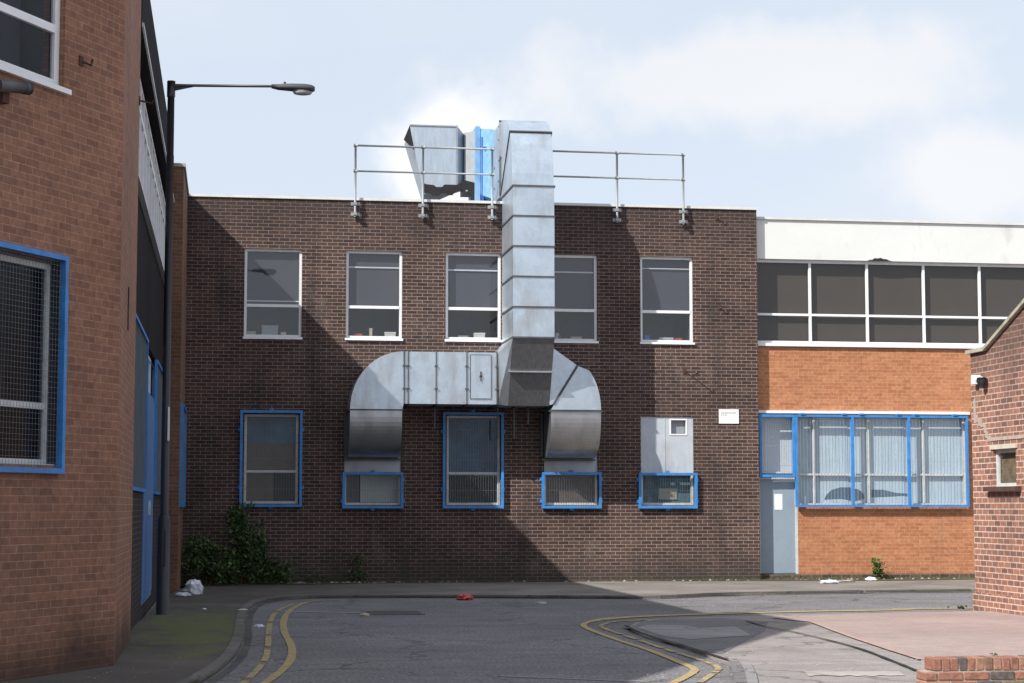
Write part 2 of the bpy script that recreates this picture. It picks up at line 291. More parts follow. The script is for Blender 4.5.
# ------------------------------------------------------------------ mesh helpers
class Fr:      # a vertical wall frame: u along the wall, d outward, z up
    def __init__(s, o, t):
        s.o = Vector((o[0], o[1], 0)); s.t = Vector((t[0], t[1], 0)).normalized(); s.n = Vector((s.t.y, -s.t.x, 0))
    def P(s, u, d, z): return s.o + s.t*u + s.n*d + Vector((0,0,z))
W = Fr((0,0), (1,0)); W.n = Vector((0,1,0))     # plain world axes: u=x, d=y
class MB:
    def __init__(s): s.v = []; s.f = []; s.sm = []
    def poly(s, pts, smooth=False):
        i = len(s.v); s.v += [Vector(p) for p in pts]; s.f.append(tuple(range(i, i+len(pts)))); s.sm.append(smooth); return s
    def box(s, fr, u0,u1,d0,d1,z0,z1):
        c = [fr.P(u,d,z) for z in (z0,z1) for d in (d0,d1) for u in (u0,u1)]
        i = len(s.v); s.v += c
        for q in ((0,2,3,1),(4,5,7,6),(0,1,5,4),(2,6,7,3),(0,4,6,2),(1,3,7,5)):
            s.f.append(tuple(i+k for k in q)); s.sm.append(False)
        return s
    def bx(s, x0,x1,y0,y1,z0,z1): return s.box(W, x0,x1,y0,y1,z0,z1)
    def prism(s, pts, off):          # polygon extruded by a vector
        off = Vector(off); n = len(pts); i = len(s.v)
        s.v += [Vector(p) for p in pts] + [Vector(p)+off for p in pts]
        s.f.append(tuple(range(i,i+n))); s.f.append(tuple(range(i+2*n-1, i+n-1, -1))); s.sm += [False, False]
        for k in range(n):
            a, b = i+k, i+(k+1)%n
            s.f.append((a, a+n, b+n, b)); s.sm.append(False)
        return s
    def tube(s, pts, r, seg=8, caps=True):
        pts = [Vector(p) for p in pts]; rs = r if isinstance(r,(list,tuple)) else [r]*len(pts)
        rings = []
        for k, p in enumerate(pts):
            a = pts[max(k-1,0)]; b = pts[min(k+1,len(pts)-1)]; t = (b-a)
            t = t.normalized() if t.length > 1e-9 else Vector((0,0,1))
            up = Vector((0,0,1)) if abs(t.z) < .9 else Vector((1,0,0))
            x = t.cross(up).normalized(); y = t.cross(x).normalized()
            i = len(s.v)
            s.v += [p + (x*math.cos(2*math.pi*j/seg)+y*math.sin(2*math.pi*j/seg))*rs[k] for j in range(seg)]
            rings.append(i)
        for a, b in zip(rings, rings[1:]):
            for j in range(seg):
                s.f.append((a+j, a+(j+1)%seg, b+(j+1)%seg, b+j)); s.sm.append(True)
        if caps:
            s.f.append(tuple(rings[0]+j for j in range(seg))); s.f.append(tuple(rings[-1]+j for j in reversed(range(seg)))); s.sm += [False, False]
        return s
    def build(s, name, mat, parent=None, loc=None):
        """ONE mesh object; verts are world coordinates. loc = base of a top-level mesh."""
        base = Vector((0,0,0))
        if parent is not None:
            p = parent
            while p is not None: base += p.location; p = p.parent
        elif loc is not None: base = Vector(loc)
        me = bpy.data.meshes.new(name)
        me.from_pydata([tuple(v-base) for v in s.v], [], s.f)
        # metric UVs
        uvl = me.uv_layers.new(name='UVMap'); me.update()
        for p in me.polygons:
            n = p.normal
            if abs(n.z) > .8:
                for li in p.loop_indices:
                    w = s.v[me.loops[li].vertex_index]; uvl.data[li].uv = (w.x, w.y)
            else:
                t = Vector((-n.y, n.x, 0)).normalized()
                for li in p.loop_indices:
                    w = s.v[me.loops[li].vertex_index]; uvl.data[li].uv = (w.dot(t), w.z)
            p.use_smooth = s.sm[p.index]
        me.materials.append(mat)
        o = bpy.data.objects.new(name, me); col.objects.link(o)
        if parent is not None: o.parent = parent
        elif loc is not None: o.location = loc
        return o
def tag(o, label=None, cat=None, group=None, kind=None):
    if label: o['label'] = label
    if cat: o['category'] = cat
    if group: o['group'] = group
    if kind: o['kind'] = kind
    return o
def empty(name, loc, label, cat, group=None):
    o = bpy.data.objects.new(name, None); col.objects.link(o); o.location = loc
    o.empty_display_size = .2
    return tag(o, label, cat, group)
def wall(mb, fr, u0, u1, z0, z1, holes=(), depth=.12, d=0.0, thick=.25):
    """front skin with holes, reveals, and a back skin"""
    us = sorted({u0,u1,*[min(max(h[0],u0),u1) for h in holes],*[min(max(h[1],u0),u1) for h in holes]})
    zs = sorted({z0,z1,*[min(max(h[2],z0),z1) for h in holes],*[min(max(h[3],z0),z1) for h in holes]})
    for a, b in zip(us, us[1:]):
        for c, e in zip(zs, zs[1:]):
            um, zm = (a+b)/2, (c+e)/2
            if any(h[0]<um<h[1] and h[2]<zm<h[3] for h in holes): continue
            mb.poly([fr.P(a,d,c),fr.P(b,d,c),fr.P(b,d,e),fr.P(a,d,e)])
            mb.poly([fr.P(a,d-thick,c),fr.P(a,d-thick,e),fr.P(b,d-thick,e),fr.P(b,d-thick,c)])
    for h in holes:
        a,b,c,e = h
        q = d-thick
        mb.poly([fr.P(a,d,c),fr.P(a,d,e),fr.P(a,q,e),fr.P(a,q,c)])
        mb.poly([fr.P(b,d,c),fr.P(b,q,c),fr.P(b,q,e),fr.P(b,d,e)])
        mb.poly([fr.P(a,d,c),fr.P(a,q,c),fr.P(b,q,c),fr.P(b,d,c)])
        mb.poly([fr.P(a,d,e),fr.P(b,d,e),fr.P(b,q,e),fr.P(a,q,e)])
    mb.poly([fr.P(u0,d,z1),fr.P(u1,d,z1),fr.P(u1,d-thick,z1),fr.P(u0,d-thick,z1)])
    mb.poly([fr.P(u0,d,z0),fr.P(u0,d,z1),fr.P(u0,d-thick,z1),fr.P(u0,d-thick,z0)])
    mb.poly([fr.P(u1,d,z0),fr.P(u1,d-thick,z0),fr.P(u1,d-thick,z1),fr.P(u1,d,z1)])
def window(parent, fr, u0,u1,z0,z1, d=-.06, fw=.055, trans=(), mulls=(), mat='white_frame', glass='glass', room=1.0, roommat='room_dark',
           screens=(), sill=None, label=None, tw=.06, mw=.05):
    """frame > glass pane, room lining, screens (name, mat, u0,u1,z0,z1, depth)"""
    m = MB(); a,b,c,e = u0,u1,z0,z1; t = .05
    m.box(fr,a,b,d-t,d,c,c+fw); m.box(fr,a,b,d-t,d,e-fw,e)
    m.box(fr,a,a+fw,d-t,d-.002,c+fw,e-fw); m.box(fr,b-fw,b,d-t,d-.002,c+fw,e-fw)
    for z in trans: m.box(fr,a+fw,b-fw,d-t,d+.004,z-tw/2,z+tw/2)
    for u in mulls: m.box(fr,u-mw/2,u+mw/2,d-t+.002,d+.007,c+fw,e-fw)
    if sill: m.box(fr,a-sill,b+sill,d-.02,.045,c-.045,c)
    w = m.build('window', M[mat], parent)
    if label: w['label'] = label
    MB().poly([fr.P(a+fw*.5,d-t*.6,c+fw*.5),fr.P(b-fw*.5,d-t*.6,c+fw*.5),fr.P(b-fw*.5,d-t*.6,e-fw*.5),fr.P(a+fw*.5,d-t*.6,e-fw*.5)]).build('glass_pane', M[glass], w)
    q = d-t-room
    g = MB(); f0 = d-t-.01
    A=lambda u,dd,z: fr.P(u,dd,z)
    e2=e+.001; c2=c-.001; a2=a-.001; b2=b+.001
    g.poly([A(a2,q,c2),A(b2,q,c2),A(b2,q,e2),A(a2,q,e2)])
    g.poly([A(a2,f0,c2),A(a2,f0,e2),A(a2,q,e2),A(a2,q,c2)]); g.poly([A(b2,f0,c2),A(b2,q,c2),A(b2,q,e2),A(b2,f0,e2)])
    g.poly([A(a2,f0,c2),A(a2,q,c2),A(b2,q,c2),A(b2,f0,c2)]); g.poly([A(a2,f0,e2),A(b2,f0,e2),A(b2,q,e2),A(a2,q,e2)])
    g.build('room_lining', M[roommat], w)
    for (nm, mt, su0,su1,sz0,sz1,sd) in screens:
        MB().box(fr,su0,su1,d-t-sd-.012,d-t-sd,sz0,sz1).build(nm, M[mt], w)
    return w
def guard(parent, fr, u0,u1,z0,z1, d0=.02, d1=.10, bw=.055, cells=(), step=.052, hstep=None, wire='wire', lugs=True, bars=()):
    """blue steel frame stood off the wall > wire grille"""
    m = MB()
    m.box(fr,u0,u1,d0,d1,z0,z0+bw); m.box(fr,u0,u1,d0,d1,z1-bw,z1)
    m.box(fr,u0,u0+bw,d0,d1-.003,z0+bw,z1-bw); m.box(fr,u1-bw,u1,d0,d1-.003,z0+bw,z1-bw)
    for u in bars: m.box(fr,u-bw*.6,u+bw*.6,d0,d1+.004,z0+bw,z1-bw)
    if lugs:
        um = (u0+u1)/2; hz = z1-z0
        m.box(fr,um-.04,um+.04,.0,.05,z1,z1+.045); m.box(fr,um-.04,um+.04,.0,.05,z0-.045,z0)
        for zz in (z0+hz*.2, z0+hz*.8):
            m.box(fr,u0-.035,u0,.0,.05,zz-.035,zz+.035); m.box(fr,u1,u1+.035,.0,.05,zz-.035,zz+.035)
    g = m.build('window_guard', M['blue_paint'], parent)
    w = MB(); n = int((u1-u0-2*bw)/step); r = .0010 if hstep and hstep < .1 else .0019
    dd = (d0+d1)/2
    for k in range(1, n):
        u = u0+bw+(u1-u0-2*bw)*k/n
        w.box(fr,u-r,u+r,dd-r,dd+r,z0+bw,z1-bw)
    hs = hstep or .30
    n = max(1,int((z1-z0-2*bw)/hs))
    for k in range(1, n):
        z = z0+bw+(z1-z0-2*bw)*k/n
        w.box(fr,u0+bw,u1-bw,dd-r*2.2,dd-r*1.1,z-r,z+r)
    w.build('wire_grille', M[wire], g)
    return g

YF = 39.5; YW = 39.7; XL = -1.1
FF = Fr((0,YF),(1,0)); FW = Fr((0,YW),(1,0))

# ------------------------------------------------------------------ 1 main brown brick block
b = empty('brick_building', (5.2,YF,0), 'dark brown brick two storey block behind the big silver duct', 'building')
BAY = [(.30,1.50),(2.43,3.62),(4.55,5.74),(6.65,7.84),(8.79,9.96)]
holes = [(a,c,5.17,7.04) for a,c in BAY]
lows = [(.34,1.46),(2.42,3.61),(4.58,5.72),(6.67,7.83),(8.78,9.94)]
holes += [(lows[0][0],lows[0][1],1.68,3.56),(lows[1][0],lows[1][1],1.65,3.56),(lows[2][0],lows[2][1],1.65,3.56),(lows[3][0],lows[3][1],1.65,3.56),(lows[4][0],lows[4][1],1.65,3.56)]
m = MB(); wall(m, FF, -1.3, 11.40, -.2, 8.11, holes, thick=.22)
m.poly([(11.40,YF+.23,-.2),(11.40,YF+12,-.2),(11.40,YF+12,8.11),(11.40,YF+.23,8.11)]); m.poly([(-1.3,YF+.22,-.2),(-1.3,YF+.22,8.11),(-1.3,YF+12,8.11),(-1.3,YF+12,-.2)])
m.poly([(-1.3,YF+12,-.2),(-1.3,YF+12,8.11),(11.37,YF+12,8.11),(11.37,YF+12,-.2)])
m.build('wall', M['brown_brick'], b)
MB().bx(-1.3,11.36,YF+.2,YF+11.9,7.7,7.8).build('roof', M['roof'], b)
MB().bx(-.9,11.42,YF-.03,YF+.30,8.11,8.165).build('coping', M['coping'], b)
for i,(a,c) in enumerate(BAY):
    scr = [('roller_blind','blind',a+.03,c-.03,5.86,7.02,.035+.004*i), ('blind_rail','rail_white',a+.06,c-.06,[5.93,6.68,6.66,6.66,6.78][i],[5.955,6.71,6.69,6.69,6.80][i],.015)]  # dark blind with a thin pale bar across each pane
    window(b, FF, a, c, 5.17, 7.04, trans=(5.84,), roommat='room', screens=scr, sill=.02, room=.9)
# lower windows
def low(i, z1, scr, tr=(), mat='grey_frame'):
    a,c = lows[i]; window(b, FF, a, c, 1.66 if i else 1.69, z1, d=-.05, trans=tr, mat=mat, glass='glass_low', screens=scr, room=.8, fw=.05, tw=.05)
low(0, 3.55, [('inner_board','blue_board',.36,1.44,2.95,3.52,.12),('inner_board','brown_curtain',.36,1.44,2.38,2.95,.10),('inner_board','brown_curtain',.36,.95,1.71,2.34,.16)], tr=(2.36,))  # blue above brown boards paint the reflection seen in this window
low(1, 2.35, [('inner_board','cream',2.78,3.58,1.72,2.32,.2),('inner_board','room',2.5,2.76,1.7,2.3,.3)])
low(2, 3.55, [('inner_board','blue_board',4.6,5.7,2.36,3.52,.13)], tr=(2.33,))
low(3, 2.35, [('inner_board','brown_curtain',6.70,7.80,1.70,2.33,.03)])
low(4, 2.35, [('inner_board','sea_green',8.81,9.91,1.69,2.33,.05),('inner_board','card',9.2,9.6,1.78,2.02,.03)])
for i,(a,c) in enumerate(lows):
    if i in (1,3): MB().box(FF,a,c,-.14,-.03,2.352,2.665).box(FF,a-.0,c+.0,-.14,-.05,2.668,3.555).build('infill_board', M['panel_grey'], b)
ib = MB()
a,c = lows[4]
ib.box(FF,a,9.42,-.1,-.025,2.352,3.558); ib.box(FF,9.42,9.81,-.1,-.025,2.352,3.16); ib.box(FF,9.81,c,-.1,-.025,2.352,3.558); ib.box(FF,9.42,9.81,-.1,-.025,3.52,3.558)
ib.box(FF,9.30,9.322,-.024,-.018,2.36,3.55)
ib.build('infill_board', M['panel_grey'], b)
window(b, FF, 9.42, 9.81, 3.162, 3.518, d=-.015, fw=.03, room=.4, roommat='room', screens=[('inner_board','print',9.45,9.78,3.2,3.5,.04)])
guard(b, FF, .25,1.54,1.62,3.63, wire='wire'); guard(b, FF, 2.38,3.66,1.59,2.35); guard(b, FF, 4.49,5.79,1.59,3.62)
guard(b, FF, 6.61,7.90,1.59,2.36); guard(b, FF, 8.71,10.0,1.59,2.35)

# wall hooks and sign
def hook(fr, u, z, label, L=.22, drop=.0, side=.12):
    m = MB(); p = fr.P(u,0,z)
    m.box(fr,u-.03,u+.03,0,.015,z-.05,z+.05)
    m.tube([fr.P(u,.01,z), fr.P(u+side*.4,L*.5,z-.01), fr.P(u+side,L,z-.03-drop), fr.P(u+side+.02,L,z+.03-drop)], .012, 6)
    tag(m.build('wall_bracket', M['rust'], None, fr.P(u,0,z)), label, 'bracket')
hook(FF, 9.75, 4.55, 'bent rusty bracket on the brown brick between the right upper window and the white sign', .25, .05, .25)
hook(FF, 10.5, 7.93, 'small bracket high on the brown brick right of the roof handrail', .1, 0, .06)
hook(FF, 10.55, 5.95, 'small stub on the brown brick halfway up near its right corner', .08, 0, .05)
s = empty('wall_sign', (10.73,YF,3.42), 'small white rectangular notice plate with faint grey lines on brown brick', 'sign')
MB().box(FF,10.51,10.95,.002,.02,3.42,3.73).build('plate', M['paper'], s)
m = MB(); random.seed(3)
for k,(z,l) in enumerate([(3.665,.34),(3.635,.30),(3.605,.12)]):
    u = 10.55
    while u < 10.55+l:
        w_ = random.uniform(.02,.05); m.box(FF,u,u+w_,.0205,.023,z-.007,z+.007); u += w_+.012
m.build('lettering', M['print'], s)

# small things on the inner sills
def sillbox(name, u0,u1,z0,z1,d,mat,label,cat):
    m = MB(); m.box(FF,u0,u1,-d-.18,-d,z0,z1); m.box(FF,u0-.006,u1+.006,-d-.19,-d+.006,z1-.03,z1+.004)
    tag(m.build(name, M[mat], None, FF.P((u0+u1)/2,-d-.09,z0)), label, cat)
sh = 5.226
sillbox('paper_stack', .68,1.02,sh,sh+.22,.35,'print','grey stack of papers behind the lower pane of the leftmost upper window','papers')
sillbox('storage_box', .37,.55,sh,sh+.08,.25,'card','small tan box behind the lower pane of the leftmost upper window','box')
sillbox('storage_box', 3.28,3.50,sh,sh+.10,.2,'cream','small white box behind the lower pane of the second upper window from the left','box')
sillbox('storage_box', 5.20,5.42,sh,sh+.11,.2,'cream','small cream box behind the pane just left of the tall duct','box')
sillbox('storage_box', 8.93,9.03,sh+.0,sh+.10,.2,'plastic_blue','small blue box in the upper window right of the duct shadow','box')
random.seed(77)
for (u, w_, h_, mt, lb) in ((.98+.1,.10,.06,'cream','low cream packet beside the grey paper stack, leftmost upper window'),(2.62,.16,.05,'plastic_red','flat red packet at the left end of the sill of the second upper window'),(2.95,.05,.17,'card','slim tan jar upright on the sill of the second upper window'),
        (4.85,.20,.04,'rubble','flat grey packet at the left end of the sill of the third upper window'),(7.3,.22,.05,'card','flat tan packet right of the white cup'),(9.25,.30,.06,'print','grey packet right of the blue box in the rightmost upper window'),(9.62,.12,.05,'plastic_red','small red packet at the right end of the rightmost upper window')):
    sillbox('packet', u, u+w_, sh, sh+h_, .16, mt, lb, 'packet')
m = MB(); m.tube([(7.0,YF+.3,sh),(7.0,YF+.3,sh+.02),(7.0,YF+.3,sh+.14)],[.035,.03,.05],10); m.tube([(7.05,YF+.3,sh+.04),(7.08,YF+.3,sh+.07),(7.05,YF+.3,sh+.11)],.008,6)
tag(m.build('cup', M['paper'], None, (7.0,YF+.3,sh)), 'white cup behind the lower pane just right of the tall duct', 'cup')

# ------------------------------------------------------------------ 2 right wing
b = empty('office_wing', (14.5,YW,0), 'low wing with white fascia, long dark window strip and orange brick', 'building')
m = MB(); XR = 30.0
wall(m, FW, 11.37, XR, .165, 5.13, [(11.43,12.32,.165,3.66),(12.32,16.20,1.64,3.66)], thick=.22)
m.build('wall', M['orange_brick'], b)
m = MB(); wall(m, FW, 11.37, 11.43, -.2,.16); m.box(FW,12.35,XR,-.2,.012,-.2,.164); m.build('plinth', M['dirty_brick'], b)
MB().box(FW,11.372,XR,-.3,.05,7.06,7.93).build('fascia', M['white_fascia'], b)
MB().box(FW,11.372,XR,-.35,.09,7.932,7.985).build('coping', M['coping'], b)
MB().bx(11.4,XR-.1,YW+.25,YW+10,7.5,7.6).build('roof', M['roof'], b)
m = MB(); m.bx(XR-.01,XR,YW,YW+10,-.2,7.93); m.bx(11.4,XR,YW+10,YW+10.1,-.2,7.9); m.build('side_wall', M['orange_brick'], b)
mu = [12.68+1.315*k for k in range(0,13)]
w = window(b, FW, 11.375, XR-.02, 5.20, 7.055, d=-.07, fw=.06, trans=(5.845,), mulls=mu, tw=.05, mw=.055, screens=[('roller_blind','brown_blind',11.4,XR-.1,5.25,6.99,.05)], glass='glass_dark', room=.8)
MB().box(FW,11.372,XR,-.12,.06,5.135,5.198).build('sill', M['white_frame'], b)
MB().prism([FW.P(u,.052,z) for u,z in ((13.97,7.055),(14.02,7.08),(14.09,7.085),(14.13,7.12),(14.22,7.115),(14.27,7.13),(14.36,7.10),(14.40,7.105),(14.47,7.075),(14.55,7.055))],(0,-.012,0)).build('rot_hole', M['felt'], b)
# lower band
wl = window(b, FW, 12.33, 16.19, 1.65, 3.655, d=-.04, fw=.05, trans=(2.33,), mulls=(12.71,13.95,15.22), tw=.04, mw=.045, mat='grey_frame', glass='glass', room=.8,
       screens=[('vertical_blind','pale_blind',12.35,12.72,1.7,3.6,.04),('vertical_blind','pale_blind',12.72,13.5,1.7,3.6,.03),('vertical_blind','pale_blind',13.5,13.98,1.7,3.6,.04),('vertical_blind','pale_blind',13.98,14.8,1.7,3.6,.03),('vertical_blind','pale_blind',14.8,15.2,1.7,3.6,.04),('vertical_blind','pale_blind',15.2,16.17,1.7,3.6,.03)])
window(b, FW, 11.435, 12.31, 2.35, 3.655, d=-.10, fw=.04, mat='grey_frame', room=.8, screens=[('roller_blind','paper',11.45,12.30,2.37,3.63,.03)])
MB().box(FW,11.44,16.28,.0,.06,3.662,3.722).build('lintel', M['white_frame'], b)
def sheetpoly(pts, dd): MB().prism([FW.P(u,dd,z) for u,z in pts],(0,.003,0)).build('grey_cloth', M['print_blue'], wl)  # flat slate blue shape just behind the panes
sheetpoly([(12.95,1.78),(13.0,1.88),(13.12,1.99),(13.32,2.05),(13.55,2.05),(13.75,2.0),(13.86,1.9),(13.88,1.80),(13.6,1.76),(13.3,1.80)], -.116)
sheetpoly([(14.02,2.0),(14.3,2.0),(14.6,1.93),(14.9,1.91),(14.9,1.88),(14.5,1.85),(14.02,1.83)], -.116)
g = guard(b, FW, 12.24,16.20,1.62,3.63, d0=.06, d1=.14, bw=.05, bars=(13.54,14.83), step=.075, hstep=.9, wire='wire_pale', lugs=False)
for u in (12.4,13.35,13.75,14.6,15.0,15.9): MB().box(FW,u-.045,u+.045,.06,.165,3.632,3.665).build('fixing_lug', M['blue_paint'], g)
guard(b, FW, 11.43,12.236,2.27,3.63, d0=.06, d1=.14, bw=.055, step=.05, hstep=.5, wire='wire_pale', lugs=False)
dr = MB().box(FW,11.475,12.262,-.09,-.04,.18,2.22).build('door', M['door_grey'], b); dr['label'] = 'blue grey flush door with white notice'
MB().box(FW,11.80,11.98,-.039,-.034,1.56,1.90).build('notice', M['paper'], dr)
m = MB(); m.box(FW,11.435,11.475,-.12,-.02,.17,2.26); m.box(FW,12.264,12.315,-.12,-.01,.17,2.26); m.box(FW,11.475,12.264,-.12,-.02,2.222,2.262); m.build('door_frame', M['grey_frame'], dr)
MB().box(FW,11.90,12.264,-.0395,-.0375,.2,2.2).build('kick_sheet', M['door_grey'], dr)
MB().box(FW,11.44,12.34,-.1,.04,-.1,.165).build('door_step', M['dirty_brick'], b)

# ------------------------------------------------------------------ 3 left front block: angled red brick wall with its square return
AZ = R(28.6); FA = Fr((XL,19.3), (math.sin(AZ),math.cos(AZ)))
FS = Fr((XL,0),(0,1))          # side wall facing +X, u = Y
b = empty('corner_building', (-3,18,0), 'tall red brown brick building at the left edge with a blue guarded window', 'building')
HT = 8.9
m = MB(); wall(m, FA, -14, 0, -.2, HT, [(-3.6,-1.08,5.66,7.6),(-3.9,-1.07,2.02,3.97)], thick=.25)
wall(m, FS, 19.3, 22.6, -.2, HT, thick=.25)
m.build('wall', M['red_brick'], b)
A0 = FA.P(-14,0,0)
MB().prism([(XL-.03,19.35,HT-.2),(XL-.03,22.55,HT-.2),(-12,22.55,HT-.2),(A0.x-4,A0.y,HT-.2),(A0.x-.05,A0.y+.05,HT-.2)],(0,0,.1)).build('roof', M['roof'], b)
m = MB(); m.box(FA,-14,.02,-.3,.04,HT,HT+.08); m.box(FS,19.32,22.6,-.3,.04,HT,HT+.079); m.build('coping', M['stone_coping'], b)
w = window(b, FA, -3.6,-1.08,5.66,7.6, d=-.06, fw=.08, trans=(6.24,), tw=.08, glass='glass_left', room=1.2, roommat='room', screens=[('roller_blind','blind',-3.55,-1.3,5.7,7.5,.25)])
MB().box(FA,-3.7,-1.02,-.10,.05,5.61,5.66).build('sill', M['white_frame'], w)
w = MB().box(FA,-1.085,-1.072,-.24,-.012,2.03,3.95).box(FA,-3.9,-1.09,-.24,-.012,3.955,3.967).build('reveal_lining', M['black'], b)  # black boards paint the shade inside the brick reveal
w = window(b, FA, -3.9,-1.09,2.02,3.95, d=-.10, fw=.055, trans=(2.58,), mulls=(-2.6,), mat='grey_frame', glass='glass_obscure', room=1.0, roommat='room_dark', screens=[('inner_board','room_dark',-3.8,-1.3,2.6,3.9,.3)])
MB().box(FA,-3.9,-1.09,-.095,-.01,1.99,2.03).build('sill', M['panel_grey'], w)
guard(b, FA, -3.95,-1.03,1.94,4.03, d0=.0, d1=.07, bw=.05, step=.05, hstep=.05, wire='wire')
hook(FA, -.80, 6.0, 'small rusty hook on the red brick right of the white framed window', .07, 0, .08)
hook(FS, 22.45, 6.45, 'black iron bracket on the edge of the red brick return', .16, 0, .02)
# floodlight at far left
fl = empty('flood_light', FA.P(-2.1,0,5.35), 'grey cylindrical outdoor lamp below the white window at the left edge', 'wall lamp')
m = MB(); m.tube([FA.P(-2.35,.14,5.42),FA.P(-1.98,.16,5.47)],[.06,.055],12); m.build('housing', M['lamp_grey'], fl)
m = MB(); m.tube([FA.P(-1.98,.16,5.47),FA.P(-1.90,.165,5.48)],[.06,.062],12); m.build('lens_ring', M['black'], fl)
m = MB(); m.box(FA,-2.2,-2.1,0,.1,5.30,5.40); m.build('mounting', M['rust'], fl)
m = MB(); m.box(FS,20.75,20.85,.004,.012,3.55,4.02)
m.build('iron_strap', M['rust'], b)

# ------------------------------------------------------------------ 4 left side range (dark infill panels) up to the brown block
b = empty('workshop_range', (XL-.2,31,0), 'dark panelled workshop side with blue door and white window strip beside the lamp post', 'building')
FP = Fr((XL-.09,0),(0,1)); Y0, Y1 = 22.6, 36.0; HR = 8.30
m = MB(); wall(m, FP, Y0, Y1, -.2, 1.83, [(27.4,30.9,.2,1.83)], thick=.2); m.build('wall', M['plum_brick'], b)
m = MB(); m.box(FP,Y0,Y1,-.1,.0,4.02,5.66); m.build('spandrel_panel', M['spandrel'], b)
m = MB(); m.box(FP,Y0,Y1,-.4,.10,7.40,HR); m.build('fascia', M['dark_fascia'], b)
MB().box(FP,Y0,Y1,.101,.125,7.39,7.44).build('gutter_rail', M['grey_frame'], b)
MB().bx(-12,XL-.2,Y0,39.6,7.9,8.05).build('roof', M['roof'], b)
w = window(b, FP, Y0, Y1-.01, 5.70, 7.33, d=-.03, fw=.06, mulls=[Y0+.95*k for k in range(1,14)], trans=(6.9,), glass='glass_side', room=.5, roommat='pale_blind', mw=.07)
MB().box(FP,Y0,Y1,-.02,.07,5.655,5.70).build('sill', M['grey_frame'], w)
for (a,c) in ((Y0+.05,27.35),(30.95,Y1-.1)):
    window(b, FP, a, c, 1.85, 4.0, d=-.06, fw=.05, mulls=[a+(c-a)*k/4 for k in (1,2,3)], trans=(2.6,), mat='door_blue', glass='glass_blue', room=.5, roommat='room_dark')
    guard(b, FP, a, c, 1.83, 4.01, d0=.0, d1=.05, bw=.045, step=.09, hstep=.4, lugs=False, bars=[])
dr = MB()
dr.box(FP,27.42,30.88,-.06,.0,.22,3.35)
for k in range(13): dr.box(FP,27.45+k*.262,27.45+k*.262+.235,.0005,.012,.3,3.30)
dr = dr.build('door', M['door_blue'], b); dr['label'] = 'tall blue boarded double door'
MB().box(FP,28.95,29.0,.013,.05,1.5,1.72).build('handle', M['grey_frame'], dr)
window(b, FP, 27.42,30.88,3.37,4.0, d=-.06, fw=.05, mat='white_frame', glass='glass_dark', room=.5)
# stepped brick pier and last wall up to the brown block
PX = -.90; FQ = Fr((PX,0),(0,1)); m = MB()
wall(m, FQ, 36.0, YF, -.2, 8.10, [(36.7,39.1,1.75,3.45)], thick=.3)
m.poly([(PX,35.99,-.2),(PX,35.99,8.10),(-2.2,35.99,8.10),(-2.2,35.99,-.2)]); m.build('end_pier', M['pier_brick'], b)
MB().bx(-2.2,PX+.03,35.97,39.55,8.10,8.17).build('coping', M['stone_coping'], b)
window(b, FQ, 36.7,39.1,1.75,3.45, d=-.06, trans=(2.4,), mat='blue_paint', glass='glass_dark', room=.3)
guard(b, FQ, 36.5,39.2,1.62,3.60, d0=.0, d1=.06, bw=.05, step=.08, hstep=.5, lugs=False)

# ------------------------------------------------------------------ 5 ductwork
b = empty('ventilation_duct', (6.2,YF-.8,1.6), 'large silver ventilation duct with tall riser and two curved branches on the brown brick wall', 'duct')
f, r = YF-1.6, YF-.03
x0, x1 = 5.76, 6.62
def sweep(pr, xa, xb, name, mat, smooth=False):
    m = MB(); n = len(pr)
    m.poly([(xa,y,z) for y,z in pr]); m.poly([(xb,y,z) for y,z in reversed(pr)])
    for k in range(n):
        a_, b_ = pr[k], pr[(k+1)%n]
        m.poly([(xa,*a_),(xb,*a_),(xb,*b_),(xa,*b_)])
    return m.build(name, M[mat], b)
def ring(z, name='flange'):     # flange round the riser, thin collar
    m = MB(); t = .022; h = .035
    m.bx(x0-t,x1+t,f-t,f,z-h/2,z+h/2); m.bx(x0-t,x0,f,r,z-h/2,z+h/2); m.bx(x1,x1+t,f,r,z-h/2,z+h/2)
    return m.build(name, M['seam'], b)
js = [5.09,5.72,6.35,6.98,7.61,8.24]
for i,(a_,c_) in enumerate(zip(js, js[1:])):
    e_ = .004*(i%2)
    MB().bx(x0-e_,x1+e_,f-e_,r,a_+.018,c_-.018).build('riser_section', M['galv'], b)
for z in js: ring(z)
# top elbow over the parapet (profile in y,z)
f2 = YF+.02; zt = 9.94
el = [(f,8.258),(r,8.258),(f2,8.28),(f2,9.90),(39.1,9.86),(38.7,9.77),(38.4,9.62),(38.2,9.42),(38.06,9.15),(37.96,8.8),(37.91,8.5)]
sweep(el, x0-.02, x1-.01, 'top_elbow', 'galv')
m = MB()
pa = Vector((0,f2,8.30)); pb = Vector((0,38.19,9.43))
def strut(m, a_, b_, w=.018, t=.02, sides=True):
    ax, bxx = x0-.02, x1-.01
    dv = (b_-a_).normalized(); nv = Vector((0,-dv.z,dv.y))
    for xs, xe in ((ax-t,ax),(bxx,bxx+t)):
        m.prism([(xs,*(a_+nv*w).yz),(xs,*(b_+nv*w).yz),(xs,*(b_-nv*w).yz),(xs,*(a_-nv*w).yz)],(xe-xs,0,0))
    e_ = b_-dv*.0
    m.prism([(ax-t,*(e_+nv*w+dv*t).yz),(ax-t,*(e_-nv*w+dv*t).yz),(ax-t,*(e_-nv*w-dv*.01).yz),(ax-t,*(e_+nv*w-dv*.01).yz)],(bxx-ax+2*t,0,0))
strut(m, pa, pb); m.build('flange', M['seam'], b)
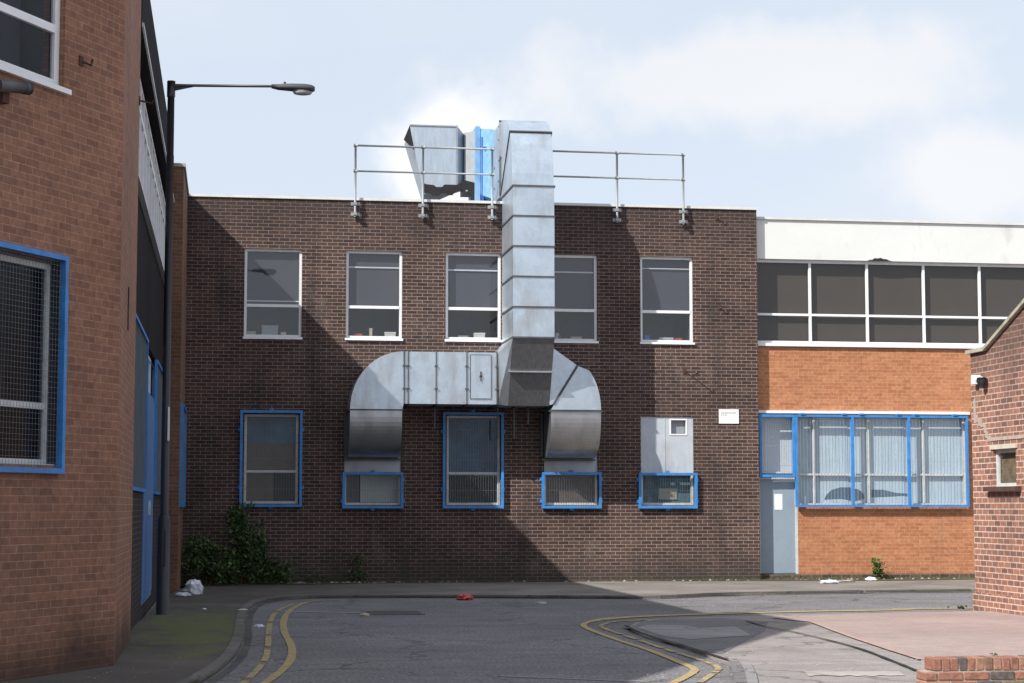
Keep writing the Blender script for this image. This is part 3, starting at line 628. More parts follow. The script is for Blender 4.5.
m = MB(); m.bx(x0-.06,x0-.02,f2-.02,f2+.03,8.28,9.93); m.bx(x0-.06,x1+.03,f2-.02,f2+.03,9.902,9.935); m.bx(x1-.01,x1+.03,f2-.02,f2+.03,8.28,9.90); m.build('flange', M['galv_flat'], b)
MB().bx(x0-.03,x1,f2+.03,42.2,8.28,9.89).build('rooftop_duct', M['galv'], b)
m = MB()
for z in (8.6,9.05,9.5,9.8): m.bx(x0-.075,x0-.06,f2-.008,f2+.012,z-.018,z+.018)
for z in (8.6,9.05,9.5): m.bx(x0-.045,x0-.03,40.42,40.46,z-.02,z+.02)
m.build('bolts', M['seam'], b)
# lower transition: front slopes back towards the wall
q = YF-.95
tr = [(f,5.072),(YF-1.3,4.41),(q,3.73),(r,3.73),(r,5.072)]
m = MB()
xs0, xs1 = x0, x1
m.poly([(xs0-.01,f,5.072),(xs1,f,5.072),(xs1+.0,q,3.72),(xs0-.01,q,3.72)])       # front, leaning back
m.poly([(xs0-.01,f,5.072),(xs0-.01,q,3.72),(5.53,q,3.735),(5.53,YF-1.02,4.80)]); m.poly([(xs0-.01,f,5.072),(5.53,YF-1.02,4.80),(5.53,r,4.80),(xs0-.01,r,5.072)])
m.poly([(xs1,f,5.072),(xs1,r,5.072),(xs1,r,3.72),(xs1,q,3.72)]); m.poly([(5.53,q,3.72),(xs1,q,3.72),(xs1,r,3.72),(5.53,r,3.72)])
hb = m
hs = MB(); hs.poly([(xs0-.012,f-.002,5.072),(xs1+.001,f-.002,5.072),(xs1+.001,q-.002,3.72),(xs0-.012,q-.002,3.72)])  # dark skin paints shade on the leaning hopper front
ho = hb.build('transition_hopper', M['galv'], b); hs.build('front_sheet', M['hopper'], ho)
MB().bx(x0-.05,x1+.02,YF-1.335,YF-1.27,4.39,4.42).build('hopper_bar', M['galv_flat'], b)
# horizontal branch
h0, h1 = 3.74, 4.82; g = YF-1.0
xsj = [3.58,3.66,4.24,4.88,5.51]
for i,(a_,c_) in enumerate(zip(xsj, xsj[1:])):
    MB().bx(a_+.012,c_-.012,g-.003*(i%2),r,h0,h1-.003*(i%2)).build('branch_section', M['galv'], b)
for x in xsj:
    m = MB(); t = .022; m.bx(x-.012,x+.012,g-t,r,h1,h1+t); m.bx(x-.012,x+.012,g-t,g,h0-t,h1); m.bx(x-.012,x+.012,g-t,r,h0-t,h0)
    for z in (4.05,4.52): m.bx(x-.035,x+.035,g-t-.012,g-t,z-.018,z+.018)
    m.build('flange', M['seam'], b)
hp = MB(); hp.bx(4.96,5.38,g-.02,g-.004,3.86,4.76); hp = hp.build('access_panel', M['galv'], b)
m = MB(); t=.012
for (a_,c_,e_,k_) in ((4.945,4.96,3.85,4.77),(5.38,5.395,3.85,4.77),(4.96,5.38,4.76,4.772),(4.96,5.38,3.848,3.86)): m.bx(a_,c_,g-.024,g-.004,e_,k_)
m.build('panel_edge', M['seam'], hp)
m = MB(); m.tube([(5.17,g-.04,4.22),(5.17,g-.04,4.42)],.012,6); m.tube([(5.17,g-.02,4.32),(5.17,g-.05,4.32)],.03,8); m.build('handle', M['rust'], hp)
# left elbow in the wall plane
def elbow_front(cx, cz, ra, rb, sgn, inner, a0, a1, n=14):
    pts = []
    for k in range(n+1):
        a_ = R(a0+(a1-a0)*k/n); pts.append((cx+sgn*ra*math.cos(a_), cz+rb*math.sin(a_)))
    return pts + inner
def plate(poly, name, y0=None, y1=None):
    m = MB(); y0 = g if y0 is None else y0; y1 = r if y1 is None else y1
    m.prism([(x,y0,z) for x,z in poly],(0,y1-y0,0))
    o = m.build(name, M['galv'], b)
    return o
lx0, lx1, lz = 2.47, 3.54, 3.62
P = elbow_front(3.56,lz,1.09,1.20,-1,[(3.57,h0),(3.60-.04,3.70),(lx1,lz+.0)],0,90)
plate([(x,z) for x,z in P],'branch_elbow')
# right elbow: mitred piece then rounded piece
rx0, rx1 = 6.65, 7.71
plate([(6.62,h0),(6.62,4.98),(7.205,4.57),(6.70,3.75)],'branch_elbow')
pr = [(7.225,4.555)]
for k in range(1,12):
    a_ = R(52-52*k/11); pr.append((6.93+.78*math.cos(a_), 3.64+1.13*math.sin(a_)))
pr += [(rx0+.01,3.64),(6.72,3.76)]
plate(pr,'branch_elbow', g-.004)
m = MB(); m.prism([(6.68,g-.024,3.76),(7.195,g-.024,4.585),(7.235,g-.024,4.56),(6.72,g-.024,3.735)],(0,.02,0)); m.build('flange', M['seam'], b)
# drops bending back into the wall
for (a_,c_) in ((lx0,lx1),(rx0,rx1)):
    m = MB(); n = 18; pr = [(YF-.04-.96*math.cos(R(90)*k/n)**.8, 3.60-.95*math.sin(R(90)*k/n)**.8) for k in range(n+1)]; pr[-1] = (YF-.04, pr[-1][1])
    for p0,p1 in zip(pr,pr[1:]): m.poly([(a_,*p0),(c_,*p0),(c_,*p1),(a_,*p1)], True)
    ct = (YF-.04,3.60)
    m.poly([(a_,*p) for p in reversed(pr)]+[(a_,*ct)]); m.poly([(c_,*p) for p in pr]+[(c_,*ct)])
    o = m.build('drop_bend', M['galv_bend'], b)
    m = MB(); t=.03; m.bx(a_-t,c_+t,g-t,r,3.598,3.625); m.build('flange', M['seam'], b)
    m = MB(); m.bx(a_-.05,c_+.05,YF-.12,YF-.002,2.60,2.645); m.bx(a_-.06,a_-.02,YF-.06,YF-.002,2.69,3.6); m.bx(c_+.0,c_+.04,YF-.06,YF-.002,2.69,3.6); m.build('wall_collar', M['seam'], b)
m = MB()
for x in (4.27,5.60,5.95,6.25): m.bx(x-.015,x+.015,YF-.5,YF-.46,3.25 if x<5 else 3.05+.3*(x>6.1),3.74); m.bx(x-.015,x+.015,YF-.5,YF,3.70,3.73)
m.build('hanger_bracket', M['seam'], b)

# ------------------------------------------------------------------ 6 rooftop fan and cowl
b = empty('roof_fan', (4.9,42,7.8), 'weathered grey discharge cowl with pale blue fan casing on the roof behind the left handrail', 'extractor fan')
def loft(A, Bq, name, mat):      # A, B: (x, y0,y1,z0,z1)
    m = MB(); qa = [(A[0],A[1],A[3]),(A[0],A[2],A[3]),(A[0],A[2],A[4]),(A[0],A[1],A[4])]; qb = [(Bq[0],Bq[1],Bq[3]),(Bq[0],Bq[2],Bq[3]),(Bq[0],Bq[2],Bq[4]),(Bq[0],Bq[1],Bq[4])]
    m.poly(qa); m.poly(qb[::-1])
    for k in range(4): m.poly([qa[k],qb[k],qb[(k+1)%4],qa[(k+1)%4]])
    return m.build(name, M[mat], b)
loft((5.53,41.35,42.5,8.62,10.12),(5.78,40.5,42.2,8.35,9.93),'fan_transition','fan_blue')
m = MB(); m.bx(5.42,5.53,41.3,42.55,8.3,10.16); cas = m.build('fan_casing', M['fan_blue'], b)
m = MB(); m.bx(5.55,5.80,41.0,41.06,9.60,9.64); m.bx(5.55,5.60,41.2,41.3,8.2,9.9); m.build('casing_strap', M['plastic_blue'], b)
loft((5.21,41.62,42.4,8.72,10.07),(5.42,41.5,42.4,8.72,10.09),'sleeve','galv_flat')
loft((5.03,41.5,42.5,8.8,10.19),(5.21,41.75,42.4,8.85,10.06),'taper_section','cowl_steel')
# hollow cowl, open and mitred at its left end
m = MB(); yf, yb = 41.5, 42.55
m.prism([(3.95,yf,10.19),(5.02,yf,10.19),(5.02,yf,8.80),(4.27,yf,8.62)],(0,.012,0))
m.prism([(4.03,yb,10.19),(5.02,yb,10.19),(5.02,yb,8.80),(4.38,yb,8.50),(3.93,yb,9.95)],(0,.012,0))
m.poly([(3.95,yf,10.19),(5.02,yf,10.19),(5.02,yb,10.19),(4.03,yb,10.19)]); m.poly([(4.27,yf,8.62),(5.02,yf,8.80),(5.02,yb,8.80),(4.38,yb,8.50)])
cw = m.build('cowl', M['cowl_steel'], b)
m = MB(); m.prism([(3.955,yf+.03,10.18),(4.9,yf+.03,10.18),(4.9,yf+.5,9.9),(4.1,yf+.3,9.66),(3.86,yf+.45,9.93)],(0,.01,0)); m.build('inner_baffle', M['felt'], cw)  # dark plate added to paint the shade inside the cowl mouth
m = MB(); m.bx(5.0,5.04,yf-.025,yf-.001,8.80,10.20); m.bx(3.95,5.0,yf-.018,yf-.001,10.165,10.195); m.build('rib', M['galv_flat'], cw)
m = MB(); top = [(4.24,8.90),(4.3,8.84),(4.5,8.82),(4.55,8.78),(4.68,8.78),(4.74,8.84),(5.02,8.84),(5.2,8.95),(5.42,8.90),(5.62,8.88)]
bot = [(5.72,8.70),(5.86,8.52),(5.80,8.3),(5.56,8.3),(5.56,8.62),(5.50,8.3),(5.34,8.3),(5.33,8.62),(5.26,8.73),(5.10,8.74),(4.97,8.66),(4.92,8.60),(4.82,8.60),(4.78,8.64),(4.66,8.63),(4.62,8.58),(4.46,8.58),(4.42,8.63),(4.28,8.64)]
m.prism([(x,yf-.05,z) for x,z in top+bot],(0,.02,0)); m.build('torn_felt', M['felt'], b)
m = MB(); m.bx(5.44,5.50,41.9,41.96,7.78,8.4); m.bx(5.44,5.50,42.3,42.36,7.78,8.4); m.build('support_leg', M['galv_flat'], b)

# ------------------------------------------------------------------ 7 handrails
def handrail(posts, xa, xb, label):
    b = empty('roof_handrail', ((xa+xb)/2,YF-.12,7.72), label, 'handrail', 'galvanised handrails along the roof edge')
    y = YF-.12
    m = MB(); m.tube([(xa,y,9.27),(xb,y,9.27)],.022,8); m.build('top_rail', M['galv_flat'], b)
    m = MB(); m.tube([(xa,y,8.72),(xb,y,8.72)],.020,8); m.build('mid_rail', M['galv_flat'], b)
    for x in posts:
        m = MB(); m.tube([(x,y,7.74),(x,y,9.28)],.024,8)
        for z in (9.27,8.72): m.tube([(x-.04,y,z),(x+.04,y,z)],.036,8)
        po = m.build('post', M['galv_flat'], b)
        for z in (8.02,7.80):
            m = MB(); m.bx(x-.09,x+.09,y+.025,y+.045,z-.035,z+.035); m.bx(x-.035,x+.035,y-.035,YF-.001,z-.028,z+.028)
            m.build('clamp', M['galv_flat'], po)
handrail([2.60,4.04,5.53],2.60,5.53,'galvanised handrail on the roof edge left of the duct, in front of the cowl')
handrail([8.26,9.73],6.66,9.73,'galvanised handrail on the roof edge right of the duct')

# ------------------------------------------------------------------ 8 street lamp
LY = 28.3; LX = -.915
b = empty('street_lamp', (LX,LY,.1), 'tall black street lamp with long horizontal arm beside the blue door', 'street lamp')
HP = 8.0
m = MB(); m.tube([(LX,LY,.05),(LX,LY,1.42),(LX,LY,1.50),(LX,LY,1.52)],[.098,.096,.075,.06],18); m.build('base', M['black'], b)
m = MB(); m.tube([(LX,LY,1.5),(LX,LY,5),(LX,LY,HP)],[.062,.056,.052],16); m.tube([(LX,LY,HP-.22),(LX,LY,HP+.02)],.062,16); m.build('pole', M['black'], b)
m = MB(); m.tube([(LX+.03,LY,HP-.045),(LX+.3,LY,HP-.035),(LX+1.56,LY,HP-.005)],[.028,.022,.020],10)
m.prism([(LX+.03,LY-.008,HP-.05),(LX+.42,LY-.008,HP-.035),(LX+.03,LY-.008,HP-.13)],(0,.016,0)); m.build('arm', M['black'], b)
m = MB(); hx = LX+1.50; z = HP-.01
secs = [(0,.045,.035,.0),(.10,.065,.05,-.01),(.30,.10,.065,-.01),(.50,.12,.072,-.015),(.60,.11,.065,-.02),(.655,.06,.04,-.02)]
rings = []
for (dx,hw,hh,dz) in secs:
    i = len(m.v); 
    for k in range(14):
        a_ = 2*math.pi*k/14; m.v.append(Vector((hx+dx, LY+hw*math.cos(a_), z+dz+hh*math.sin(a_)*(1 if math.sin(a_)>0 else .8))))
    rings.append(i)
for a_,c_ in zip(rings,rings[1:]):
    for k in range(14): m.f.append((a_+k,a_+(k+1)%14,c_+(k+1)%14,c_+k)); m.sm.append(True)
m.f.append(tuple(rings[0]+k for k in range(14))); m.f.append(tuple(rings[-1]+k for k in range(14))); m.sm += [False,False]
m.tube([(hx+.2,LY,z+.04),(hx+.2,LY,z+.075)],.02,8)
hd = m.build('lantern', M['lamp_grey'], b)
m = MB()
rings=[]
for (dz,s_) in ((-.045,1),(-.08,.97),(-.105,.85),(-.115,.5)):
    i=len(m.v)
    for k in range(16):
        a_=2*math.pi*k/16; m.v.append(Vector((hx+.47+.15*s_*math.cos(a_), LY+.09*s_*math.sin(a_), z+dz)))
    rings.append(i)
for a_,c_ in zip(rings,rings[1:]):
    for k in range(16): m.f.append((a_+k,a_+(k+1)%16,c_+(k+1)%16,c_+k)); m.sm.append(True)
m.f.append(tuple(rings[-1]+k for k in range(16))); m.sm.append(False)
m.build('lamp_bowl', M['bowl'], hd)
MB().bx(LX+.03,LX+.06,LY-.075,LY-.05,2.6,3.1).build('number_plate', M['paper'], b)
m = MB(); m.bx(LX-.03,LX+.03,LY-.101,LY-.094,.75,1.3); m.build('access_door', M['black'], b)

# ------------------------------------------------------------------ 9 right outbuilding
OX = 11.63; FO = Fr((OX,0),(0,-1))      # faces -X ; u = -Y
b = empty('brick_outbuilding', (OX+2,26,0), 'small old red brick outbuilding with sloping coping at the right edge', 'building')
m = MB(); ya, yk, yb_ = 28.25, 27.62, 16.5
# wall skin with sloped top: rectangle below 4.0 then polygon above
wu0, wu1 = -ya, -22.4
wall(m, FO, wu0, wu1, -.2, 3.9, [(-27.45,-26.60,1.93,2.50)], thick=.22)
def ztop(Y): return 4.04 if Y>=yk else 4.04+(yk-Y)*.375
m.poly([FO.P(wu0,0,3.9),FO.P(wu1,0,3.9),FO.P(wu1,0,ztop(22.4)),FO.P(-yk,0,ztop(yk)),FO.P(wu0,0,ztop(ya))])
m.poly([FO.P(wu0,-.22,3.9),FO.P(wu0,-.22,ztop(ya)),FO.P(-yk,-.22,ztop(yk)),FO.P(wu1,-.22,ztop(22.4)),FO.P(wu1,-.22,3.9)])
m.poly([(OX+.23,ya,-.2),(OX+5,ya,-.2),(OX+5,ya,4.0),(OX+.23,ya,4.0)]); m.poly([(OX+.23,22.4,-.2),(OX+.23,22.4,6),(OX+5,22.4,6),(OX+5,22.4,-.2)]); m.poly([(OX+5,22.4,-.2),(OX+5,22.4,6),(OX+5,ya,4),(OX+5,ya,-.2)])
m.build('wall', M['old_brick'], b)
m = MB()
m.prism([FO.P(wu0-.06,-.26,ztop(ya)),FO.P(-yk,-.26,ztop(yk)),FO.P(wu1,-.26,ztop(22.4)),FO.P(wu1,-.26,ztop(22.4)+.06),FO.P(-yk+.01,-.26,ztop(yk)+.06),FO.P(wu0-.06,-.26,ztop(ya)+.06)],FO.n*.32); m.build('coping', M['stone_coping'], b)
m = MB(); m.poly([(OX+.2,ya,4.0),(OX+5,ya,4.0),(OX+5,22.4,6),(OX+.2,22.4,6)]); m.build('roof', M['roof'], b)
m = MB(); m.box(FO,wu0-.01,wu1,.0,.045,-.1,.30); m.build('plinth', M['old_brick'], b)
w = window(b, FO, -27.45,-26.60,1.93,2.50, d=-.05, fw=.055, mat='grey_frame', room=.5, screens=[('inner_board','card_brown',-27.43,-26.62,1.95,2.48,.02)])
MB().box(FO,-27.62,-26.42,-.02,.10,1.86,1.93).build('sill', M['rust'], w)
MB().box(FO,-27.5,-26.54,-.02,.03,2.502,2.57).build('lintel', M['stone_pale'], b)
# repaired crack (mortar smears)
random.seed(11); m = MB()
pts = [(-28.12,3.30),(-28.10,3.05),(-28.06,2.96),(-27.95,2.98),(-27.85,2.90),(-27.74,2.88),(-27.70,2.78),(-27.62,2.70),(-27.52,2.64)]
for (u,z),(u2,z2) in zip(pts,pts[1:]):
    w_ = random.uniform(.02,.045); m.box(FO,min(u,u2)-w_,max(u,u2)+w_,.002,.006+random.random()*.004,min(z,z2)-w_*.5,max(z,z2)+w_*.4)
m.box(FO,-27.62,-26.10,.002,.012,2.635,2.69); m.build('mortar_repair', M['mortar'], b)
cmx = empty('security_camera', FO.P(-27.75,0,3.55), 'small white and black dome security camera high on the old red brick', 'security camera')
m = MB(); m.box(FO,-28.0,-27.86,0,.10,3.54,3.68); m.tube([FO.P(-27.9,.05,3.62),FO.P(-27.65,.08,3.60)],.045,10); m.build('housing', M['paper'], cmx)
m = MB(); m.tube([FO.P(-27.60,.09,3.62),FO.P(-27.60,.09,3.57),FO.P(-27.60,.09,3.50),FO.P(-27.60,.09,3.46)],[.075,.08,.06,.02],12); m.build('dome', M['black'], cmx)

# ------------------------------------------------------------------ 10 low brick wall
b = empty('garden_wall', (7.5,15,0), 'low old brick wall with brick on edge coping at the bottom right', 'wall')
random.seed(5); m = MB()
def jb(m, x0,x1,y0,y1,z0,z1,j=.003):
    c = []
    for z in (z0,z1):
        for y in (y0,y1):
            for x in (x0,x1): c.append(Vector((x+random.uniform(-j,j),y+random.uniform(-j,j),z+random.uniform(-j,j))))
    i = len(m.v); m.v += c
    for q_ in ((0,2,3,1),(4,5,7,6),(0,1,5,4),(2,6,7,3),(0,4,6,2),(1,3,7,5)): m.f.append(tuple(i+k for k in q_)); m.sm.append(False)
x = 5.80
while x < 10.6:
    w_ = .065; jb(m, x,x+w_,15.0,15.21,.272,.378,.004); x += w_+.010
def bev(o, w_=.006):
    md = o.modifiers.new('bevel','BEVEL'); md.width = w_; md.segments = 1
bev(m.build('coping_bricks', M['loose_bricks'], b))
m = MB()
for k in range(4):
    z1 = .262-.075*k; x = 5.65+(0 if k%2==0 else -.11)
    x = 5.72
    first = (k%2==0)
    while x < 10.6:
        w_ = .102 if first else .215; first = False
        jb(m, x,x+w_,14.985,15.2,z1-.065,z1,.003); x += w_+.010
bev(m.build('brick_courses', M['loose_bricks'], b))
MB().bx(5.73,10.5,14.995,15.19,-.1,.268).bx(5.81,10.5,15.01,15.2,.268,.368).build('mortar_bed', M['mortar'], b)

# ------------------------------------------------------------------ 11 ground
def sheet(name, pts, z, mat, kind='structure', thick=None):
    m = MB()
    if thick: m.prism([(x,y,z-thick) for x,y in pts],(0,0,thick))
    else: m.poly([(x,y,z) for x,y in pts])
    return tag(m.build(name, M[mat]), kind=kind)
def ccw(p):
    a_ = sum(p[i][0]*p[(i+1)%len(p)][1]-p[(i+1)%len(p)][0]*p[i][1] for i in range(len(p)))
    return p if a_ > 0 else p[::-1]
def smooth(pts, n=5):
    out = []
    for i in range(len(pts)-1):
        p0 = pts[max(i-1,0)]; p1 = pts[i]; p2 = pts[i+1]; p3 = pts[min(i+2,len(pts)-1)]
        for k in range(n):
            t = k/n
            out.append(tuple(.5*((2*p1[j])+(-p0[j]+p2[j])*t+(2*p0[j]-5*p1[j]+4*p2[j]-p3[j])*t*t+(-p0[j]+3*p1[j]-3*p2[j]+p3[j])*t**3) for j in (0,1)))
    return out+[pts[-1]]
def ribbon(name, pts, w, z, mat, gaps=None, thick=None, kind='structure', jit=0):
    m = MB(); L = []
    for i,p in enumerate(pts):
        a_ = Vector(pts[max(i-1,0)]); c_ = Vector(pts[min(i+1,len(pts)-1)]); t = (c_-a_).normalized(); n_ = Vector((-t.y,t.x))
        ww = w[i] if isinstance(w,list) else w
        ww *= 1+random.uniform(-jit,jit)
        L.append((Vector(p)+n_*ww/2, Vector(p)-n_*ww/2))
    for i in range(len(L)-1):
        if gaps and gaps(i): continue
        (a_,b_),(c_,d_) = L[i],L[i+1]
        if name == 'kerb': e_ = (c_-a_)*.02; a_ = a_+e_; b_ = b_+e_; c_ = c_-e_; d_ = d_-e_
        q_ = [(b_.x,b_.y),(d_.x,d_.y),(c_.x,c_.y),(a_.x,a_.y)]
        if thick: m.prism([(x,y,z-thick) for x,y in q_],(0,0,thick))
        else: m.poly([(x,y,z) for x,y in q_])
    return tag(m.build(name, M[mat]), kind=kind)
S = 900
sheet('ground', [(-S,-S),(S,-S),(S,S),(-S,S)], -.06, 'old_asphalt')
sheet('road', [(-40,-30),(60,-30),(60,39),(-40,39)], 0, 'asphalt')
# far street in front of the wing: bleached asphalt beyond the yellow line
rd = [G(590,599.5),G(660,599.5),G(735,596),G(860,594),G(975,592.5),(40,36.4),(40,27.0),G(975,609.5),G(860,611.5),G(760,614),G(700,616),G(650,613),G(600,603)]
# pavement: left side + far side, one raised slab
kerb = [(-6.5,4.5),(-3.2,10.5),(-1.3,14.2),G(185,690),G(208,679),G(224,668),G(236,655),G(242,640),G(244,622),G(250,609),G(266,602),G(300,598.8),G(340,598.2),G(420,598),G(520,598.4),G(600,598.8),G(660,598.8),G(735,595.5),G(860,593.5),G(975,592),(40,36.6)]
ks = smooth(kerb,4)
kz = .05
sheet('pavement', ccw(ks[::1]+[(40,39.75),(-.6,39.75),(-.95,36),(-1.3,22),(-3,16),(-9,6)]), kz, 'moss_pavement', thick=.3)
left = [p for p in ks if p[1] < 32.5 and p[0] < 3]
mossy = [(x-.16,y) for x,y in left if y > 13.5]
random.seed(2)
kin = [(Vector(p)) for p in ks]
ribbon('kerb', [(p[0]-.05,p[1]+.05) for p in ks], .12, kz+.009, 'kerbstone', thick=.03, jit=.04)
gut = [(p[0]+.07,p[1]-.05) for p in ks]
ribbon('gutter', gut, .10, .004, 'gutter', jit=.2)
kd = [p for p in ks if 2 < p[0] < 7.6]
# weeds and soil along the wall foot
sheet('soil_strip', ccw([(-.9,38.2),(1.5,38.5),(2.6,39.0),(4,39.2),(6,39.1),(8,39.25),(11.3,38.9),(12.2,39.0),(14,38.7),(16,39.0),(20,39.1),(20,39.74),(-.9,39.6)]), kz+.008, 'soil')
# right footway (low asphalt), its tar joint and kerb shade, the pink forecourt
fz = .022
foot = [G(628,627.5,fz),G(636,622.5,fz),G(655,619,fz),G(700,617,fz),G(760,615.5,fz),G(860,613,fz),G(975,611,fz),(40,27.2),(40,4),(5.6,4),G(745,700,fz),G(737,683,fz),G(731,664,fz),G(700,652.5,fz),G(665,641,fz),G(645,633,fz)]
sheet('footway', ccw(foot), fz, 'old_asphalt', thick=.15)
sheet('footway_dark', ccw([G(632,627,fz),G(640,622.5,fz),G(660,619.5,fz),G(725,618,fz),G(768,622,fz),G(765,631,fz),G(742,643,fz),G(722,654,fz),G(700,651,fz),G(665,640,fz)]), fz+.004, 'dark_patch')  # dark sheet deepens the cast shadow on the footway by colour
sheet('asphalt_patch', ccw([G(637,628,fz),G(648,625,fz),G(686,626,fz),G(700,628.5,fz),G(735,627,fz),G(752,636,fz),G(720,638,fz),G(690,640,fz),G(665,637,fz)]), fz+.008, 'patch_asphalt')
ribbon('tar_joint', smooth([G(625,628),G(636,633.5),G(655,640.5),G(680,647.5),G(700,654),G(728,663)],4), .055, fz+.016, 'tar', jit=.3)  # dark strip paints the shaded kerb face and its gap
ribbon('tar_joint', smooth([G(746,621.5,fz),G(764,627,fz),G(797,633.6,fz),G(853,647.6,fz),G(891,661.5,fz),G(916,671.7,fz)],5), [ .025+.03*i/26 for i in range(26)], fz+.016, 'tar', jit=.3)
pz = fz+.012
sheet('block_paving', ccw([G(770,617.5,pz),G(812,622,pz),G(858,639,pz),G(921,659.5,pz),(5.75,15.2),(6.2,12),(40,12),(40,26.9),G(1024,611,pz),G(975,611.3,pz),G(900,612.5,pz),G(850,614,pz)]), pz, 'paving')
m_edge = smooth([G(812,622,pz),G(858,639,pz),G(921,659.5,pz)],4)
M['edge_block'] = plain('red edging block', (.36,.25,.22), rough=.9, var=.2, scale=8)
ribbon('edging', m_edge, .07, pz+.004, 'edge_block', jit=.1)
random.seed(40)
sheet('concrete_strip', ccw([G(803+8*k, 671.2+random.uniform(-.4,.4)+.05*k, fz) for k in range(13)]+[G(905-8*k, 677-random.uniform(0,1.5)-.0*k, fz) for k in range(13)]), fz+.006, 'concrete_strip')
ribbon('drop_kerb', [G(733,662,fz),G(739,671,fz),G(741,684,fz)], .12, fz+.012, 'dark_patch')
ribbon('drop_kerb', [G(746,664,fz),G(751,675,fz),G(754,690,fz)], .10, fz+.014, 'patch_asphalt')
# yellow lines
yl = smooth([G(340,600.5),G(322,601),G(304,603.5),G(290,611),G(283.5,622),G(285,634),G(290.5,644),G(292,655),G(286,667),G(266,683),G(240,697)],5)
ribbon('yellow_line', yl, .092, .009, 'yellow', jit=.08)
yi = smooth([G(293,604.5),G(277,612),G(270.5,622),G(268.5,634),G(268,646),G(265,660),G(252,676),G(236,690)],22)
ribbon('yellow_line', yi, .075, .009, 'yellow_worn', gaps=lambda i: (i*7)%23 in (0,9), jit=.12)
yr = smooth([(30,28.3),G(1010,608.3),G(900,610.3),G(800,612),G(715,614.3),G(650,616.5),G(610,619),G(590,622.3),G(583.5,625.4),G(590,630),G(618,640.5),G(650,651),G(680,663),G(694,669.5),G(690,675),G(670,685),G(640,697)],5)
ribbon('yellow_line', yr, [.26 if i < 30 else max(.088,.26-.03*(i-30)) for i in range(len(yr))], .009, 'yellow', jit=.08)
yq = smooth([G(655,620),G(618,622),G(602,625.5),G(606,629.5),G(640,641),G(668,650.5),G(700,660.5),G(718,668),G(712,675),G(695,686)],10)
ribbon('yellow_line', yq, [max(.07,.2-.01*i) for i in range(len(yq))], .009, 'yellow_worn', gaps=lambda i: (i*5)%13 in (0,6), jit=.2)
# road patches and ironwork
ribbon('road_scar', [G(275,611),G(330,612.5),G(408,614)], .25, .0045, 'patch_asphalt', jit=.4)
ribbon('tyre_scuff', [G(500,676),G(570,679),G(650,682)], .12, .0045, 'patch_asphalt', jit=.4)  # paler asphalt streak at the near end of the road
mh = empty('manhole_cover', (*G(340,614),0), 'flush dark rectangular cover in the shaded road at left', 'manhole cover')
c0 = G(362,612); c1 = G(410,618)
m = MB(); m.bx(c0[0],c0[0]+.9,c0[1]-.9,c0[1],.005,.010); m.build('frame', M['kerbstone'], mh)
m = MB(); m.bx(c0[0]+.05,c0[0]+.85,c0[1]-.85,c0[1]-.05,.010,.014); m.build('plate', M['gutter'], mh)

# ------------------------------------------------------------------ 12 plants
def leaf(m, p, d, L, w):
    d = d.normalized(); s_ = d.cross(Vector((random.uniform(-1,1),random.uniform(-1,1),random.uniform(-1,1)))).normalized()
    nn = d.cross(s_)*.12*L
    m.poly([p, p+d*L*.45+s_*w*.5+nn, p+d*L, p+d*L*.45-s_*w*.5+nn])
def shrub(name, base, lobes, nl, label, cat, leafmat='leaf', L=(.05,.10), stems=8, group=None, seed=1):
    random.seed(seed); b = empty(name, base, label, cat, group); B = Vector(base)
    st = MB(); fo = MB(); tips = []
    for (dx,dy,dz,rx,ry,rz) in lobes:
        c_ = B+Vector((dx,dy,dz))
        for k in range(stems):
            tip = c_+Vector((random.uniform(-rx,rx)*.8,random.uniform(-ry,ry)*.8,random.uniform(-.3,1)*rz*.9))
            s0 = B+Vector((dx*.4+random.uniform(-.1,.1),dy*.4+random.uniform(-.05,.05),0)); mid = (s0+tip)/2+Vector((random.uniform(-.08,.08),random.uniform(-.05,.05),.1))
            st.tube([s0,mid,tip+(tip-mid)*random.uniform(0,.35)],[.011,.007,.003],5,False); tips.append((mid,tip))
        vol = rx*ry*rz
        n = nl
        cl = [c_+Vector((random.gauss(0,.45)*rx,random.gauss(0,.45)*ry,random.gauss(0,.45)*rz)) for _ in range(max(6,n//28))]
        for k in range(n):
            if not tips or random.random() < .7:
                q_ = random.choice(cl); p = q_+Vector((random.gauss(0,.07),random.gauss(0,.05),random.gauss(0,.06)))*min(1,rz*5)
                out = (q_-c_)+Vector((random.uniform(-.3,.3),random.uniform(-.4,.1),random.uniform(-.1,.4)))
            else:
                mi, ti = random.choice(tips); t = random.uniform(.3,1); p = mi.lerp(ti,t)+Vector((random.gauss(0,.04),random.gauss(0,.04),random.gauss(0,.04)))
                out = Vector((random.uniform(-1,1),random.uniform(-1,.5),random.uniform(-.2,.8)))
            if p.z < B.z: p.z = B.z+random.random()*.05
            if p.y > 39.46 and p.x < 11.5: p.y = 39.46-random.random()*.1
            leaf(fo, p, out, random.uniform(*L), random.uniform(.35,.55)*L[1])
    if st.v: st.build('stem', M['stem'], b)
    fo.build('foliage', M[leafmat], b)
    return b
shrub('shrub', (.25,38.9,.05), [(0,0,.42,.38,.28,.36),(.1,.05,.85,.26,.2,.28),(-.02,.15,1.25,.12,.12,.28),(.45,-.05,.40,.34,.25,.28),(.78,0,.2,.32,.22,.16),(.3,.1,.72,.2,.15,.2)], 620, 'tallest dark green shrub below the leftmost blue window', 'shrub', L=(.06,.14), seed=4, stems=12)
shrub('shrub', (-.45,38.6,.05), [(0,0,.30,.40,.33,.26),(.15,.05,.62,.26,.25,.26),(-.15,.1,.72,.16,.15,.22),(.4,-.1,.25,.3,.25,.2)], 560, 'shorter green shrub in the corner between the pier and the tall shrub', 'shrub', L=(.05,.13), seed=9, stems=12)
